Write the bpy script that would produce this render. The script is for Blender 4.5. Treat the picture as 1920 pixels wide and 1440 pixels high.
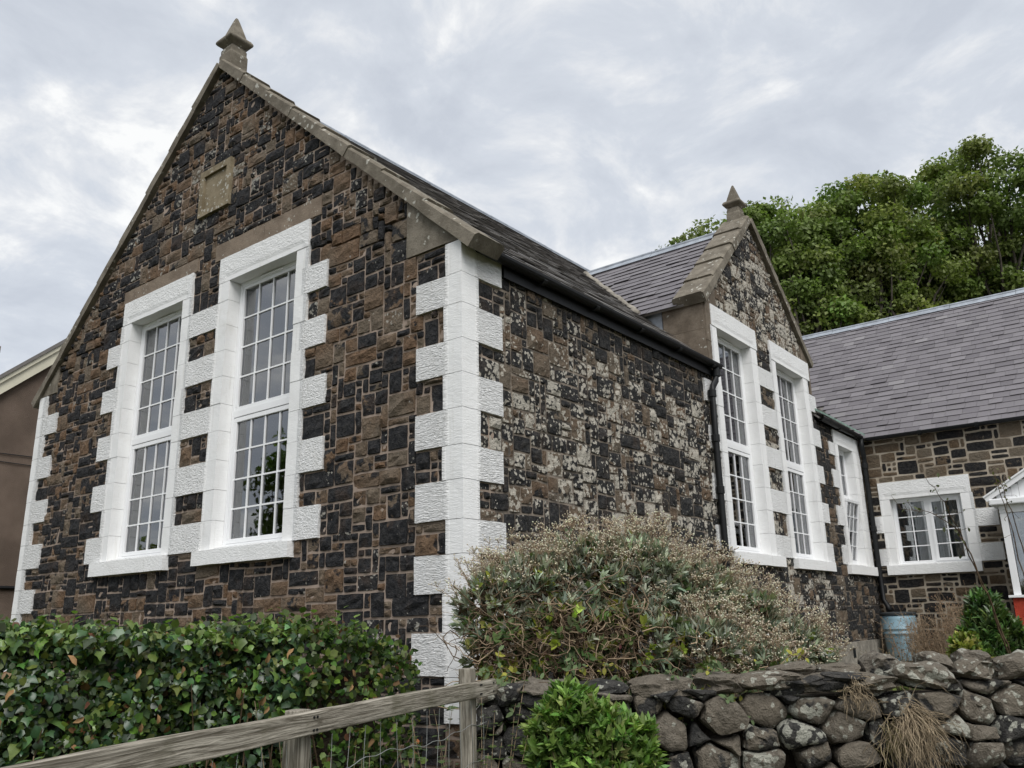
import bpy, bmesh, math, random
import numpy as np
from mathutils import Vector, Matrix, noise

for o in list(bpy.data.objects): bpy.data.objects.remove(o)
S = bpy.context.scene
COL = S.collection
R_ = math.radians

# ------------------------------------------------------------------ camera, sky, sun, exposure
cam_d = bpy.data.cameras.new('camera'); cam = bpy.data.objects.new('camera', cam_d); COL.objects.link(cam)
CAM = Vector((4.5452, -5.16, 0.4274))
YAW, PITCH, ROLL = -0.66, 0.2733, -0.0226
fw = Vector((math.sin(YAW)*math.cos(PITCH), math.cos(YAW)*math.cos(PITCH), math.sin(PITCH)))
rt0 = Vector((math.cos(YAW), -math.sin(YAW), 0)); up0 = rt0.cross(fw)
rt = rt0*math.cos(ROLL) + up0*math.sin(ROLL); up = up0*math.cos(ROLL) - rt0*math.sin(ROLL)
cam.matrix_world = Matrix(((rt.x, up.x, -fw.x, CAM.x), (rt.y, up.y, -fw.y, CAM.y), (rt.z, up.z, -fw.z, CAM.z), (0, 0, 0, 1)))
cam_d.sensor_width = 36.0; cam_d.lens = 36.0*1571.14/1920.0; cam_d.clip_end = 2000; cam_d.clip_start = 0.05
S.camera = cam
S.render.resolution_x, S.render.resolution_y = 1024, 768

SUN_DIR = Vector((0.62, -0.50, 0.95)).normalized()          # towards the soft sun lamp, set camera-side to brighten the white walls
W = bpy.data.worlds.new('World'); S.world = W; W.use_nodes = True
nt = W.node_tree; nt.nodes.clear()
def wn(t, **k):
    n = nt.nodes.new(t)
    for a, b in k.items():
        if a.startswith('i_'): n.inputs[a[2:]].default_value = b
        else: setattr(n, a, b)
    return n
sky = wn('ShaderNodeTexSky', sky_type='NISHITA', sun_disc=False)
sky.sun_elevation = math.asin(SUN_DIR.z); sky.sun_rotation = math.atan2(SUN_DIR.x, SUN_DIR.y)
tc = wn('ShaderNodeTexCoord')
sep = wn('ShaderNodeSeparateXYZ'); nt.links.new(tc.outputs['Generated'], sep.inputs[0])
zz = wn('ShaderNodeMath', operation='MAXIMUM'); nt.links.new(sep.outputs[2], zz.inputs[0]); zz.inputs[1].default_value = 0.0
zz2 = wn('ShaderNodeMath', operation='ADD'); nt.links.new(zz.outputs[0], zz2.inputs[0]); zz2.inputs[1].default_value = 0.22
def wdiv(o):
    d = wn('ShaderNodeMath', operation='DIVIDE'); nt.links.new(o, d.inputs[0]); nt.links.new(zz2.outputs[0], d.inputs[1]); return d.outputs[0]
cmb = wn('ShaderNodeCombineXYZ'); nt.links.new(wdiv(sep.outputs[0]), cmb.inputs[0]); nt.links.new(wdiv(sep.outputs[1]), cmb.inputs[1])
cmb.inputs[2].default_value = 3.7
n1 = wn('ShaderNodeTexNoise'); n1.inputs['Scale'].default_value = 4.2; n1.inputs['Detail'].default_value = 9; n1.inputs['Roughness'].default_value = 0.60; n1.inputs['Distortion'].default_value = 0.35
n2 = wn('ShaderNodeTexNoise'); n2.inputs['Scale'].default_value = 0.55; n2.inputs['Detail'].default_value = 3
nt.links.new(cmb.outputs[0], n1.inputs['Vector']); nt.links.new(cmb.outputs[0], n2.inputs['Vector'])
mx = wn('ShaderNodeMath', operation='MULTIPLY_ADD'); nt.links.new(n2.outputs[0], mx.inputs[0]); mx.inputs[1].default_value = 0.32; nt.links.new(n1.outputs[0], mx.inputs[2])
rp = wn('ShaderNodeValToRGB'); nt.links.new(mx.outputs[0], rp.inputs[0])
cr = rp.color_ramp; cr.elements[0].position = 0.50; cr.elements[0].color = (0.515, 0.55, 0.61, 1)
cr.elements[1].position = 0.80; cr.elements[1].color = (0.86, 0.865, 0.86, 1)
e = cr.elements.new(0.64); e.color = (0.585, 0.62, 0.675, 1)
e = cr.elements.new(0.72); e.color = (0.69, 0.71, 0.74, 1)
CLOUD = 6.4
sc = wn('ShaderNodeMix', data_type='RGBA', blend_type='MULTIPLY'); sc.inputs['Factor'].default_value = 1.0
nt.links.new(rp.outputs[0], sc.inputs['A']); sc.inputs['B'].default_value = (CLOUD, CLOUD, CLOUD, 1)
mixs = wn('ShaderNodeMix', data_type='RGBA'); mixs.inputs['Factor'].default_value = 0.95
nt.links.new(sky.outputs[0], mixs.inputs['A']); nt.links.new(sc.outputs['Result'], mixs.inputs['B'])
bg = wn('ShaderNodeBackground'); bg.inputs['Strength'].default_value = 0.1; nt.links.new(mixs.outputs['Result'], bg.inputs[0])
out = wn('ShaderNodeOutputWorld'); nt.links.new(bg.outputs[0], out.inputs[0])

sun_d = bpy.data.lights.new('sun', 'SUN'); sun_d.energy = 1.5; sun_d.angle = R_(38); sun_d.color = (1.0, 0.97, 0.93)
sun = bpy.data.objects.new('sun', sun_d); COL.objects.link(sun)
sun.rotation_euler = SUN_DIR.to_track_quat('Z', 'Y').to_euler(); sun.location = (10, -10, 20)
S.view_settings.view_transform = 'Standard'; S.view_settings.look = 'None'; S.view_settings.gamma = 1.0
S.view_settings.use_curve_mapping = False; S.view_settings.exposure = 0.87
S.render.engine = 'CYCLES'
S.cycles.max_bounces = 6; S.cycles.transparent_max_bounces = 12; S.cycles.caustics_reflective = False; S.cycles.caustics_refractive = False

# ------------------------------------------------------------------ materials
class Mt:
    def __init__(s, name, rough=0.8, spec=0.3):
        s.m = bpy.data.materials.new(name); s.m.use_nodes = True; s.t = s.m.node_tree; s.t.nodes.clear()
        s.out = s.n('ShaderNodeOutputMaterial'); s.b = s.n('ShaderNodeBsdfPrincipled')
        s.b.inputs['Roughness'].default_value = rough; s.b.inputs['Specular IOR Level'].default_value = spec
        s.l(s.b.outputs[0], s.out.inputs[0])
    def n(s, t, **k):
        x = s.t.nodes.new(t)
        for a, b in k.items(): setattr(x, a, b)
        return x
    def l(s, a, b): s.t.links.new(a, b)
    def set(s, inp, v):
        if hasattr(v, 'links'): s.l(v, inp)
        else: inp.default_value = v
    def math(s, op, a, b=0.0, c=0.0, clamp=False):
        x = s.n('ShaderNodeMath', operation=op); x.use_clamp = clamp
        for i, v in enumerate((a, b, c)): s.set(x.inputs[i], v)
        return x.outputs[0]
    def pos(s, seed=None, scl=(1, 1, 1)):
        g = s.n('ShaderNodeNewGeometry'); p = g.outputs['Position']
        mp = s.n('ShaderNodeVectorMath', operation='MULTIPLY'); s.l(p, mp.inputs[0]); mp.inputs[1].default_value = scl; p = mp.outputs[0]
        if seed is not None:
            a = s.n('ShaderNodeVectorMath', operation='ADD'); s.l(p, a.inputs[0])
            k = s.math('MULTIPLY', seed, 37.0); s.l(k, a.inputs[1]); p = a.outputs[0]
        return p
    def noise(s, vec, scale, detail=4, rough=0.55, dist=0.0):
        x = s.n('ShaderNodeTexNoise'); s.l(vec, x.inputs['Vector']); x.inputs['Scale'].default_value = scale
        x.inputs['Detail'].default_value = detail; x.inputs['Roughness'].default_value = rough; x.inputs['Distortion'].default_value = dist
        return x.outputs[0]
    def voro(s, vec, scale, feat='F1'):
        x = s.n('ShaderNodeTexVoronoi', feature=feat); s.l(vec, x.inputs['Vector']); x.inputs['Scale'].default_value = scale
        return x.outputs['Distance']
    def ss(s, v, a, b):
        x = s.n('ShaderNodeMapRange', interpolation_type='SMOOTHSTEP'); s.set(x.inputs[0], v); s.set(x.inputs[1], a); s.set(x.inputs[2], b); return x.outputs[0]
    def mix(s, f, a, b, mode='MIX'):
        x = s.n('ShaderNodeMix', data_type='RGBA', blend_type=mode); s.set(x.inputs['Factor'], f)
        for k, v in (('A', a), ('B', b)):
            if isinstance(v, tuple) and len(v) == 3: v = v + (1,)
            s.set(x.inputs[k], v)
        return x.outputs['Result']
    def attr(s, name='col'):
        a = s.n('ShaderNodeAttribute'); a.attribute_name = name; return a
    def bump(s, h, strength=0.5, dist=0.01):
        x = s.n('ShaderNodeBump'); s.set(x.inputs['Strength'], strength); x.inputs['Distance'].default_value = dist
        s.l(h, x.inputs['Height']); s.l(x.outputs[0], s.b.inputs['Normal'])
    def col(s, v):
        if isinstance(v, tuple): v = v + (1,)
        s.set(s.b.inputs['Base Color'], v)

def simple(name, c, rough=0.6, spec=0.4, var=0.25, scale=6, bump=0.2, bscale=60, metal=0.0, dist=0.004):
    M = Mt(name, rough, spec); p = M.pos()
    n = M.noise(p, scale, 5, 0.6)
    dark = tuple(x*(1-var) for x in c); lite = tuple(min(1, x*(1+var)) for x in c)
    M.col(M.mix(M.ss(n, 0.3, 0.7), dark, lite)); M.b.inputs['Metallic'].default_value = metal
    if bump: M.bump(M.noise(p, bscale, 4), bump, dist)
    return M.m

def masonry(name, dark1, dark2, br1, br2, lich=(0.50, 0.48, 0.42), bumps=1.0):
    M = Mt(name, 0.85, 0.25)
    a = M.attr('col'); sp = M.n('ShaderNodeSeparateColor'); M.l(a.outputs['Color'], sp.inputs[0])
    tone, seed, lic = sp.outputs[0], sp.outputs[1], sp.outputs[2]
    p = M.pos(seed); p0 = M.pos()
    big = M.noise(p, 7.5, 3, 0.5, 0.4); med = M.noise(p, 22, 5, 0.65); fine = M.noise(p0, 90, 4, 0.7)
    bf = M.math('ADD', M.math('MULTIPLY', M.math('SUBTRACT', tone, 0.5), 1.3), M.math('ADD', M.math('MULTIPLY', big, 0.8), M.math('MULTIPLY', med, 0.2)))
    bf = M.ss(bf, 0.46, 0.53)
    dk = M.mix(M.ss(med, 0.35, 0.7), dark1, dark2)
    dk = M.mix(M.math('MULTIPLY', M.ss(M.noise(p0, 3, 4, 0.6), 0.5, 0.72), 0.35), dk, br1)
    bc = M.mix(M.ss(M.math('ADD', M.math('MULTIPLY', med, 0.6), M.math('MULTIPLY', fine, 0.4)), 0.35, 0.65), br1, br2)
    hue = M.ss(M.noise(p, 1.3, 1), 0.35, 0.65)
    bc = M.mix(M.math('MULTIPLY', hue, 0.75), bc, (0.175, 0.150, 0.115))
    c = M.mix(bf, dk, bc)
    c = M.mix(M.math('MULTIPLY', M.ss(fine, 0.5, 0.75), 0.3), c, (0.0, 0.0, 0.0))
    # lichen: round pale crusts
    w = M.n('ShaderNodeVectorMath', operation='ADD'); M.l(p0, w.inputs[0])
    nz = M.n('ShaderNodeTexNoise'); M.l(p0, nz.inputs['Vector']); nz.inputs['Scale'].default_value = 30; nz.inputs['Detail'].default_value = 3
    nv = M.n('ShaderNodeVectorMath', operation='SCALE'); M.l(nz.outputs['Color'], nv.inputs[0]); nv.inputs['Scale'].default_value = 0.05
    M.l(nv.outputs[0], w.inputs[1])
    spots = M.math('SUBTRACT', 1.0, M.voro(w.outputs[0], 21)); area = M.noise(p0, 2.6, 3, 0.55); pat = M.noise(w.outputs[0], 7.5, 4, 0.55)
    lf = M.math('ADD', M.math('MULTIPLY', spots, 0.45), M.math('ADD', M.math('MULTIPLY', area, 0.45), M.math('MULTIPLY', pat, 0.55)))
    thr = M.math('SUBTRACT', 1.10, M.math('MULTIPLY', lic, 0.36))
    lm = M.ss(lf, thr, M.math('ADD', thr, 0.05))
    lc = M.mix(M.ss(fine, 0.4, 0.7), tuple(x*0.70 for x in lich), lich)
    c = M.mix(M.math('MULTIPLY', lm, 0.88), c, lc)
    M.col(c)
    h = M.math('ADD', M.math('MULTIPLY', med, 1.0), M.math('ADD', M.math('MULTIPLY', fine, 0.35), M.math('MULTIPLY', big, 0.8)))
    M.bump(h, bumps, 0.045)
    return M.m

M_STONE = masonry('squared_basalt', (0.015, 0.016, 0.019), (0.048, 0.047, 0.047), (0.115, 0.070, 0.042), (0.225, 0.145, 0.088))
M_STONE_SIDE = masonry('weathered_basalt', (0.017, 0.018, 0.020), (0.058, 0.056, 0.053), (0.105, 0.070, 0.047), (0.195, 0.138, 0.092), (0.70, 0.655, 0.56))
M_STONE_WING = masonry('wing_basalt', (0.013, 0.013, 0.015), (0.036, 0.034, 0.032), (0.085, 0.056, 0.034), (0.17, 0.12, 0.074))
M_RUBBLE = masonry('field_stone', (0.028, 0.028, 0.028), (0.080, 0.077, 0.071), (0.125, 0.108, 0.086), (0.25, 0.222, 0.182), (0.55, 0.55, 0.47))

def mortar(name, c, dirt):
    M = Mt(name, 0.95, 0.1); p = M.pos()
    M.col(M.mix(M.ss(M.noise(p, 2.5, 5, 0.6), 0.38, 0.68), c, dirt)); M.bump(M.noise(p, 120, 3), 0.6, 0.006); return M.m
M_MORTAR = mortar('pink_mortar', (0.38, 0.305, 0.25), (0.25, 0.195, 0.155))
M_MORTAR_SIDE = mortar('grey_mortar', (0.26, 0.22, 0.18), (0.07, 0.062, 0.053))
M_MORTAR_WING = mortar('pale_mortar', (0.44, 0.385, 0.31), (0.26, 0.215, 0.165))

def white_masonry():
    M = Mt('white_masonry_paint', 0.75, 0.3); a = M.attr('col'); sp = M.n('ShaderNodeSeparateColor'); M.l(a.outputs['Color'], sp.inputs[0])
    p = M.pos(scl=(1, 1, 4.5)); p0 = M.pos()
    broach = M.noise(p, 17, 4, 0.6, 0.8); stug = M.noise(p0, 40, 4, 0.6, 0.3)
    h = M.math('ADD', M.math('MULTIPLY', broach, M.math('ADD', M.math('MULTIPLY', sp.outputs[0], 1.35), 0.08)), M.math('MULTIPLY', stug, M.math('ADD', sp.outputs[1], 0.04)))
    h = M.math('ADD', h, M.math('MULTIPLY', M.noise(p0, 130, 3), 0.05))
    M.bump(h, 0.8, 0.04)
    g = M.ss(M.noise(p0, 2.3, 6, 0.7), 0.52, 0.85)
    c = M.mix(M.math('MULTIPLY', g, 0.42), (0.82, 0.825, 0.82), (0.55, 0.53, 0.47))
    st = M.noise(M.pos(scl=(9, 9, 0.7)), 2.2, 5, 0.65)
    c = M.mix(M.math('MULTIPLY', M.ss(st, 0.56, 0.82), 0.42), c, (0.47, 0.45, 0.39))
    M.col(c); return M.m
M_WHITE = white_masonry()
M_UPVC = simple('white_upvc', (0.84, 0.85, 0.86), 0.35, 0.5, 0.02, 3, 0.02)
M_UPVC_OFF = simple('cream_paint', (0.66, 0.63, 0.50), 0.55, 0.4, 0.06, 3, 0.05)
M_SAND = None
def sandstone(name, c1, c2, lich, vs=11):
    M = Mt(name, 0.9, 0.2); p = M.pos()
    n = M.noise(p, 5, 5, 0.6); f = M.noise(p, 55, 4, 0.7)
    c = M.mix(M.ss(n, 0.35, 0.65), c1, c2); c = M.mix(M.math('MULTIPLY', M.ss(f, 0.5, 0.7), 0.35), c, tuple(x*0.45 for x in c1))
    nz = M.n('ShaderNodeTexNoise'); M.l(p, nz.inputs['Vector']); nz.inputs['Scale'].default_value = 24
    nv = M.n('ShaderNodeVectorMath', operation='SCALE'); M.l(nz.outputs['Color'], nv.inputs[0]); nv.inputs['Scale'].default_value = 0.06
    w = M.n('ShaderNodeVectorMath', operation='ADD'); M.l(p, w.inputs[0]); M.l(nv.outputs[0], w.inputs[1])
    lf = M.math('ADD', M.math('MULTIPLY', M.math('SUBTRACT', 1.0, M.voro(w.outputs[0], vs)), 0.6), M.math('MULTIPLY', M.noise(p, 3.5, 3), 0.6))
    lm = M.ss(lf, lich, lich+0.06)
    c = M.mix(M.math('MULTIPLY', lm, 0.85), c, M.mix(f, (0.35, 0.34, 0.29), (0.60, 0.59, 0.53)))
    M.col(c); M.bump(M.math('ADD', f, n), 0.6, 0.012); return M.m
M_COPING = sandstone('weathered_coping_sandstone', (0.135, 0.118, 0.092), (0.225, 0.20, 0.16), 0.78)
M_LINTEL = sandstone('brown_sandstone', (0.185, 0.145, 0.110), (0.25, 0.20, 0.152), 0.79, 19)
M_CHEEK = sandstone('grey_brown_sandstone', (0.13, 0.105, 0.080), (0.20, 0.165, 0.128), 0.84)
M_PLAQUE = sandstone('plaque_sandstone', (0.19, 0.155, 0.10), (0.28, 0.235, 0.16), 0.74, 15)
def slate_mat(name, a, b, dirt):
    M = Mt(name, 0.55, 0.35); at = M.attr('col'); sp = M.n('ShaderNodeSeparateColor'); M.l(at.outputs['Color'], sp.inputs[0])
    p = M.pos(sp.outputs[1]); n = M.noise(p, 14, 4, 0.6); f = M.noise(M.pos(), 70, 3)
    c = M.mix(sp.outputs[0], a, b); c = M.mix(M.math('MULTIPLY', M.ss(n, 0.45, 0.7), 0.45), c, dirt)
    c = M.mix(M.math('MULTIPLY', M.ss(sp.outputs[2], 0.93, 0.99), 0.35), c, (0.30, 0.29, 0.29))
    M.col(c); M.bump(M.math('ADD', n, M.math('MULTIPLY', f, 0.4)), 0.35, 0.008); return M.m
M_SLATE = slate_mat('purple_grey_slate', (0.125, 0.115, 0.126), (0.195, 0.182, 0.195), (0.155, 0.148, 0.142))
M_SLATE_OLD = slate_mat('old_grey_slate', (0.120, 0.113, 0.108), (0.215, 0.203, 0.192), (0.23, 0.21, 0.18))
M_LEAD = simple('lead_sheet', (0.33, 0.36, 0.40), 0.5, 0.5, 0.22, 5, 0.25, 20, 0.25, 0.01)
M_BLACK = simple('black_gutter_paint', (0.008, 0.009, 0.010), 0.5, 0.3, 0.3, 10, 0.1)
M_VERDI = simple('verdigris_flashing', (0.20, 0.29, 0.25), 0.6, 0.4, 0.3, 9, 0.2)
M_CEMENT = simple('grey_cement', (0.26, 0.24, 0.205), 0.95, 0.1, 0.3, 7, 0.5, 50, 0, 0.01)
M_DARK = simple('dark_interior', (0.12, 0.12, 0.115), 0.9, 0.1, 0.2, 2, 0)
M_BLIND = simple('grey_blind_fabric', (0.66, 0.67, 0.67), 0.9, 0.1, 0.12, 3, 0.1)
M_HARL = simple('brown_harling', (0.150, 0.115, 0.092), 0.95, 0.1, 0.22, 1.2, 0.8, 70, 0, 0.015)
M_REDWALL = simple('red_roughcast', (0.40, 0.055, 0.032), 0.9, 0.2, 0.2, 10, 0.8, 60, 0, 0.015)
M_BUTT = simple('blue_grey_plastic', (0.235, 0.36, 0.43), 0.45, 0.4, 0.14, 5, 0.1)
M_BUTTLID = simple('dark_plastic_lid', (0.03, 0.035, 0.038), 0.5, 0.4, 0.2, 5, 0.1)
M_CLAY = simple('clay_pot', (0.33, 0.25, 0.17), 0.8, 0.2, 0.25, 9, 0.2)
M_WIRE = simple('galvanised_wire', (0.42, 0.43, 0.42), 0.4, 0.5, 0.2, 20, 0, metal=0.7)
M_TWIG = simple('brown_twig', (0.10, 0.070, 0.045), 0.9, 0.1, 0.45, 14, 0.3)
M_TWIGP = simple('pale_twig', (0.28, 0.21, 0.14), 0.9, 0.1, 0.4, 14, 0.3)
M_BARK = simple('grey_bark', (0.085, 0.075, 0.062), 0.95, 0.1, 0.4, 6, 0.6, 25, 0, 0.02)
M_SOIL_SHADE = simple('dark_soil_and_hedge_shade', (0.045, 0.036, 0.027), 1.0, 0.05, 0.5, 8, 0.8, 30, 0, 0.03)
def wood_mat():
    M = Mt('weathered_grey_wood', 0.85, 0.15)
    tcx = M.n('ShaderNodeTexCoord'); mp = M.n('ShaderNodeVectorMath', operation='MULTIPLY'); M.l(tcx.outputs['Object'], mp.inputs[0]); mp.inputs[1].default_value = (26, 1.1, 26)
    g = M.noise(mp.outputs[0], 2.6, 7, 0.65, 1.2); p = M.pos(); b = M.noise(p, 5, 4, 0.6)
    c = M.mix(M.ss(g, 0.35, 0.68), (0.115, 0.10, 0.076), (0.43, 0.395, 0.33))
    c = M.mix(M.math('MULTIPLY', M.ss(b, 0.48, 0.72), 0.55), c, (0.10, 0.095, 0.06))
    M.col(c); M.bump(g, 0.7, 0.012); return M.m
M_WOOD = wood_mat()
def grass_ground():
    M = Mt('garden_earth_and_grass', 1.0, 0.05); p = M.pos()
    c = M.mix(M.ss(M.noise(p, 1.3, 5, 0.6), 0.4, 0.6), (0.05, 0.07, 0.02), (0.07, 0.055, 0.035))
    M.col(c); M.bump(M.noise(p, 40, 4), 0.8, 0.03); return M.m
M_GROUND = grass_ground()
def leaf_mat(name, rough=0.45, spec=0.35, trans=0.30):
    M = Mt(name, rough, spec); a = M.attr('col'); p = M.pos()
    c = M.mix(M.math('MULTIPLY', M.ss(M.noise(p, 60, 3), 0.4, 0.7), 0.25), a.outputs['Color'], (0.02, 0.03, 0.01))
    M.col(c)
    tr = M.n('ShaderNodeBsdfTranslucent'); tcx = M.mix(0.5, a.outputs['Color'], M.mix(1.0, a.outputs['Color'], (1.2, 1.6, 0.5), 'MULTIPLY')); M.l(tcx, tr.inputs[0])
    ms = M.n('ShaderNodeMixShader'); ms.inputs[0].default_value = trans
    M.l(M.b.outputs[0], ms.inputs[1]); M.l(tr.outputs[0], ms.inputs[2]); M.l(ms.outputs[0], M.out.inputs[0]); return M.m
M_LEAF = leaf_mat('green_leaf'); M_LEAF_GLOSS = leaf_mat('glossy_ivy_leaf', 0.33, 0.5, 0.15); M_LEAF_FELT = leaf_mat('felted_leaf', 0.8, 0.15, 0.2)
M_TREELEAF = leaf_mat('tree_leaf', 0.5, 0.3, 0.35); M_DRY = leaf_mat('dry_plant', 0.9, 0.1, 0.2)
def glass_mat():
    M = Mt('window_glass'); M.t.nodes.remove(M.b)
    t = M.n('ShaderNodeBsdfTransparent'); t.inputs[0].default_value = (0.80, 0.84, 0.84, 1)
    g = M.n('ShaderNodeBsdfGlossy'); g.inputs['Roughness'].default_value = 0.015; g.inputs['Color'].default_value = (0.95, 0.97, 1, 1)
    fr = M.n('ShaderNodeFresnel'); fr.inputs['IOR'].default_value = 2.7
    ms = M.n('ShaderNodeMixShader'); M.l(fr.outputs[0], ms.inputs[0]); M.l(t.outputs[0], ms.inputs[1]); M.l(g.outputs[0], ms.inputs[2]); M.l(ms.outputs[0], M.out.inputs[0])
    return M.m
M_GLASS = glass_mat()

# ------------------------------------------------------------------ mesh helpers
def link(o, parent=None):
    COL.objects.link(o)
    if parent is not None: o.parent = parent
    return o
def tag(o, label=None, cat=None, group=None, kind=None):
    for k, v in (('label', label), ('category', cat), ('group', group), ('kind', kind)):
        if v: o[k] = v
    return o
def empty(name, loc=(0, 0, 0)):
    o = bpy.data.objects.new(name, None); COL.objects.link(o); o.location = loc; o.empty_display_size = 0.2; return o
ROOTLOC = {}
class MB:
    """collects geometry; build() links it as one mesh object"""
    def __init__(s): s.v = []; s.f = []; s.c = []; s.cur = (0.5, 0.5, 0.5)
    def add(s, vs, fs, col=None):
        b = len(s.v); s.v += [tuple(x) for x in vs]; s.f += [tuple(i+b for i in q) for q in fs]
        s.c += [(col or s.cur)]*len(vs)
    def box(s, lo, hi, col=None):
        x0, y0, z0 = lo; x1, y1, z1 = hi
        s.add([(x0, y0, z0), (x1, y0, z0), (x1, y1, z0), (x0, y1, z0), (x0, y0, z1), (x1, y0, z1), (x1, y1, z1), (x0, y1, z1)],
              [(0, 3, 2, 1), (4, 5, 6, 7), (0, 1, 5, 4), (1, 2, 6, 5), (2, 3, 7, 6), (3, 0, 4, 7)], col)
    def obox(s, c, ax, ay, az, hx, hy, hz, col=None):
        c = Vector(c); ax, ay, az = Vector(ax)*hx, Vector(ay)*hy, Vector(az)*hz
        vs = [c+i*ax+j*ay+k*az for k in (-1, 1) for i, j in ((-1, -1), (1, -1), (1, 1), (-1, 1))]
        s.add(vs, [(0, 3, 2, 1), (4, 5, 6, 7), (0, 1, 5, 4), (1, 2, 6, 5), (2, 3, 7, 6), (3, 0, 4, 7)], col)
    def tube(s, pts, rad, n=6, col=None, cap=True):
        pts = [Vector(p) for p in pts]; k = len(pts); vs = []; fs = []
        if not isinstance(rad, (list, tuple)): rad = [rad]*k
        for i, p in enumerate(pts):
            d = (pts[min(i+1, k-1)]-pts[max(i-1, 0)])
            d = d.normalized() if d.length > 1e-9 else Vector((0, 0, 1))
            a = d.cross(Vector((0.3, 0.2, 1)) if abs(d.z) < 0.95 else Vector((1, 0.2, 0))).normalized(); b = d.cross(a)
            for j in range(n):
                t = 2*math.pi*j/n; vs.append(p+(a*math.cos(t)+b*math.sin(t))*rad[i])
        for i in range(k-1):
            for j in range(n):
                fs.append((i*n+j, i*n+(j+1) % n, (i+1)*n+(j+1) % n, (i+1)*n+j))
        if cap and n > 2: fs.append(tuple(range(n-1, -1, -1))); fs.append(tuple((k-1)*n+j for j in range(n)))
        s.add(vs, fs, col)
    def lathe(s, c, prof, n=24, col=None):
        vs = []; fs = []; c = Vector(c)
        for r, z in prof:
            for j in range(n):
                t = 2*math.pi*j/n; vs.append(c+Vector((r*math.cos(t), r*math.sin(t), z)))
        for i in range(len(prof)-1):
            for j in range(n): fs.append((i*n+j, i*n+(j+1) % n, (i+1)*n+(j+1) % n, (i+1)*n+j))
        fs.append(tuple(range(n-1, -1, -1))); fs.append(tuple((len(prof)-1)*n+j for j in range(n)))
        s.add(vs, fs, col)
    def square_lathe(s, c, prof):
        vs = []; fs = []; c = Vector(c)
        for r, z in prof:
            for i, j in ((-1, -1), (1, -1), (1, 1), (-1, 1)): vs.append(c+Vector((r*i*0.86, r*j*0.86, z)))
        for k in range(len(prof)-1):
            for j in range(4): fs.append((k*4+j, k*4+(j+1) % 4, (k+1)*4+(j+1) % 4, (k+1)*4+j))
        fs.append((3, 2, 1, 0)); k = len(prof)-1; fs.append(tuple(k*4+j for j in range(4))); s.add(vs, fs)
    def build(s, name, mat, parent=None, smooth=False, bevel=0.0, kind=None):
        me = bpy.data.meshes.new(name); me.from_pydata(s.v, [], s.f); me.materials.append(mat)
        a = me.color_attributes.new('col', 'FLOAT_COLOR', 'POINT')
        arr = np.ones((len(s.v), 4), np.float32); arr[:, :3] = np.array(s.c, np.float32).reshape(-1, 3); a.data.foreach_set('color', arr.ravel())
        if smooth: me.polygons.foreach_set('use_smooth', [True]*len(me.polygons))
        o = bpy.data.objects.new(name, me); link(o, parent)
        if bevel:
            m = o.modifiers.new('bevel', 'BEVEL'); m.width = bevel; m.segments = 2; m.limit_method = 'ANGLE'; m.angle_limit = R_(40)
        if kind: o['kind'] = kind
        return o

def nz3(p, s, seed=0.0):
    q = Vector((p[0]*s+seed, p[1]*s+seed*1.7, p[2]*s-seed*0.6)); return noise.noise_vector(q)

def grid_box(mb, lo, hi, step=0.07, amp=0.004, freq=6.0, fine=0.0, col=(0, 0, 0), colf=None):
    """axis aligned box with gridded faces, all vertices pushed by one position noise so its edges are uneven"""
    ns = [max(1, int(round((hi[i]-lo[i])/step))) for i in range(3)]
    def P(i, j, k):
        p = Vector((lo[0]+(hi[0]-lo[0])*i/ns[0], lo[1]+(hi[1]-lo[1])*j/ns[1], lo[2]+(hi[2]-lo[2])*k/ns[2]))
        q = p+nz3(p, freq)*amp
        if fine: q += nz3(p, 22, 3.3)*fine
        return q, (colf(p) if colf else col)
    for ax in range(3):
        a, b = [(1, 2), (2, 0), (0, 1)][ax]
        for side in (0, 1):
            vs = []; cs = []; fs = []
            for j in range(ns[b]+1):
                for i in range(ns[a]+1):
                    idx = [0, 0, 0]; idx[ax] = ns[ax]*side; idx[a] = i; idx[b] = j
                    q, c = P(*idx); vs.append(q); cs.append(c)
            w = ns[a]+1
            for j in range(ns[b]):
                for i in range(ns[a]):
                    f = (j*w+i, j*w+i+1, (j+1)*w+i+1, (j+1)*w+i); fs.append(f if side else f[::-1])
            base = len(mb.v); mb.v += [tuple(v) for v in vs]; mb.f += [tuple(i+base for i in f) for f in fs]; mb.c += cs

class Fr:
    """a wall's frame: u along, v up, w out of the face"""
    def __init__(s, o, u, n): s.o = Vector(o); s.u = Vector(u); s.n = Vector(n)
    def __call__(s, u, v, w=0.0): return s.o+s.u*u+s.n*w+Vector((0, 0, v))
    def sgn(s): return 1 if s.u.cross(Vector((0, 0, 1))).dot(s.n) > 0 else -1
    def box(s, mb, u0, u1, v0, v1, w0, w1, col=None):
        a = s(u0, v0, w0); b = s(u1, v1, w1)
        mb.box([min(a[i], b[i]) for i in range(3)], [max(a[i], b[i]) for i in range(3)], col)
    def gbox(s, mb, u0, u1, v0, v1, w0, w1, **k):
        a = s(u0, v0, w0); b = s(u1, v1, w1)
        grid_box(mb, [min(a[i], b[i]) for i in range(3)], [max(a[i], b[i]) for i in range(3)], **k)

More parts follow.
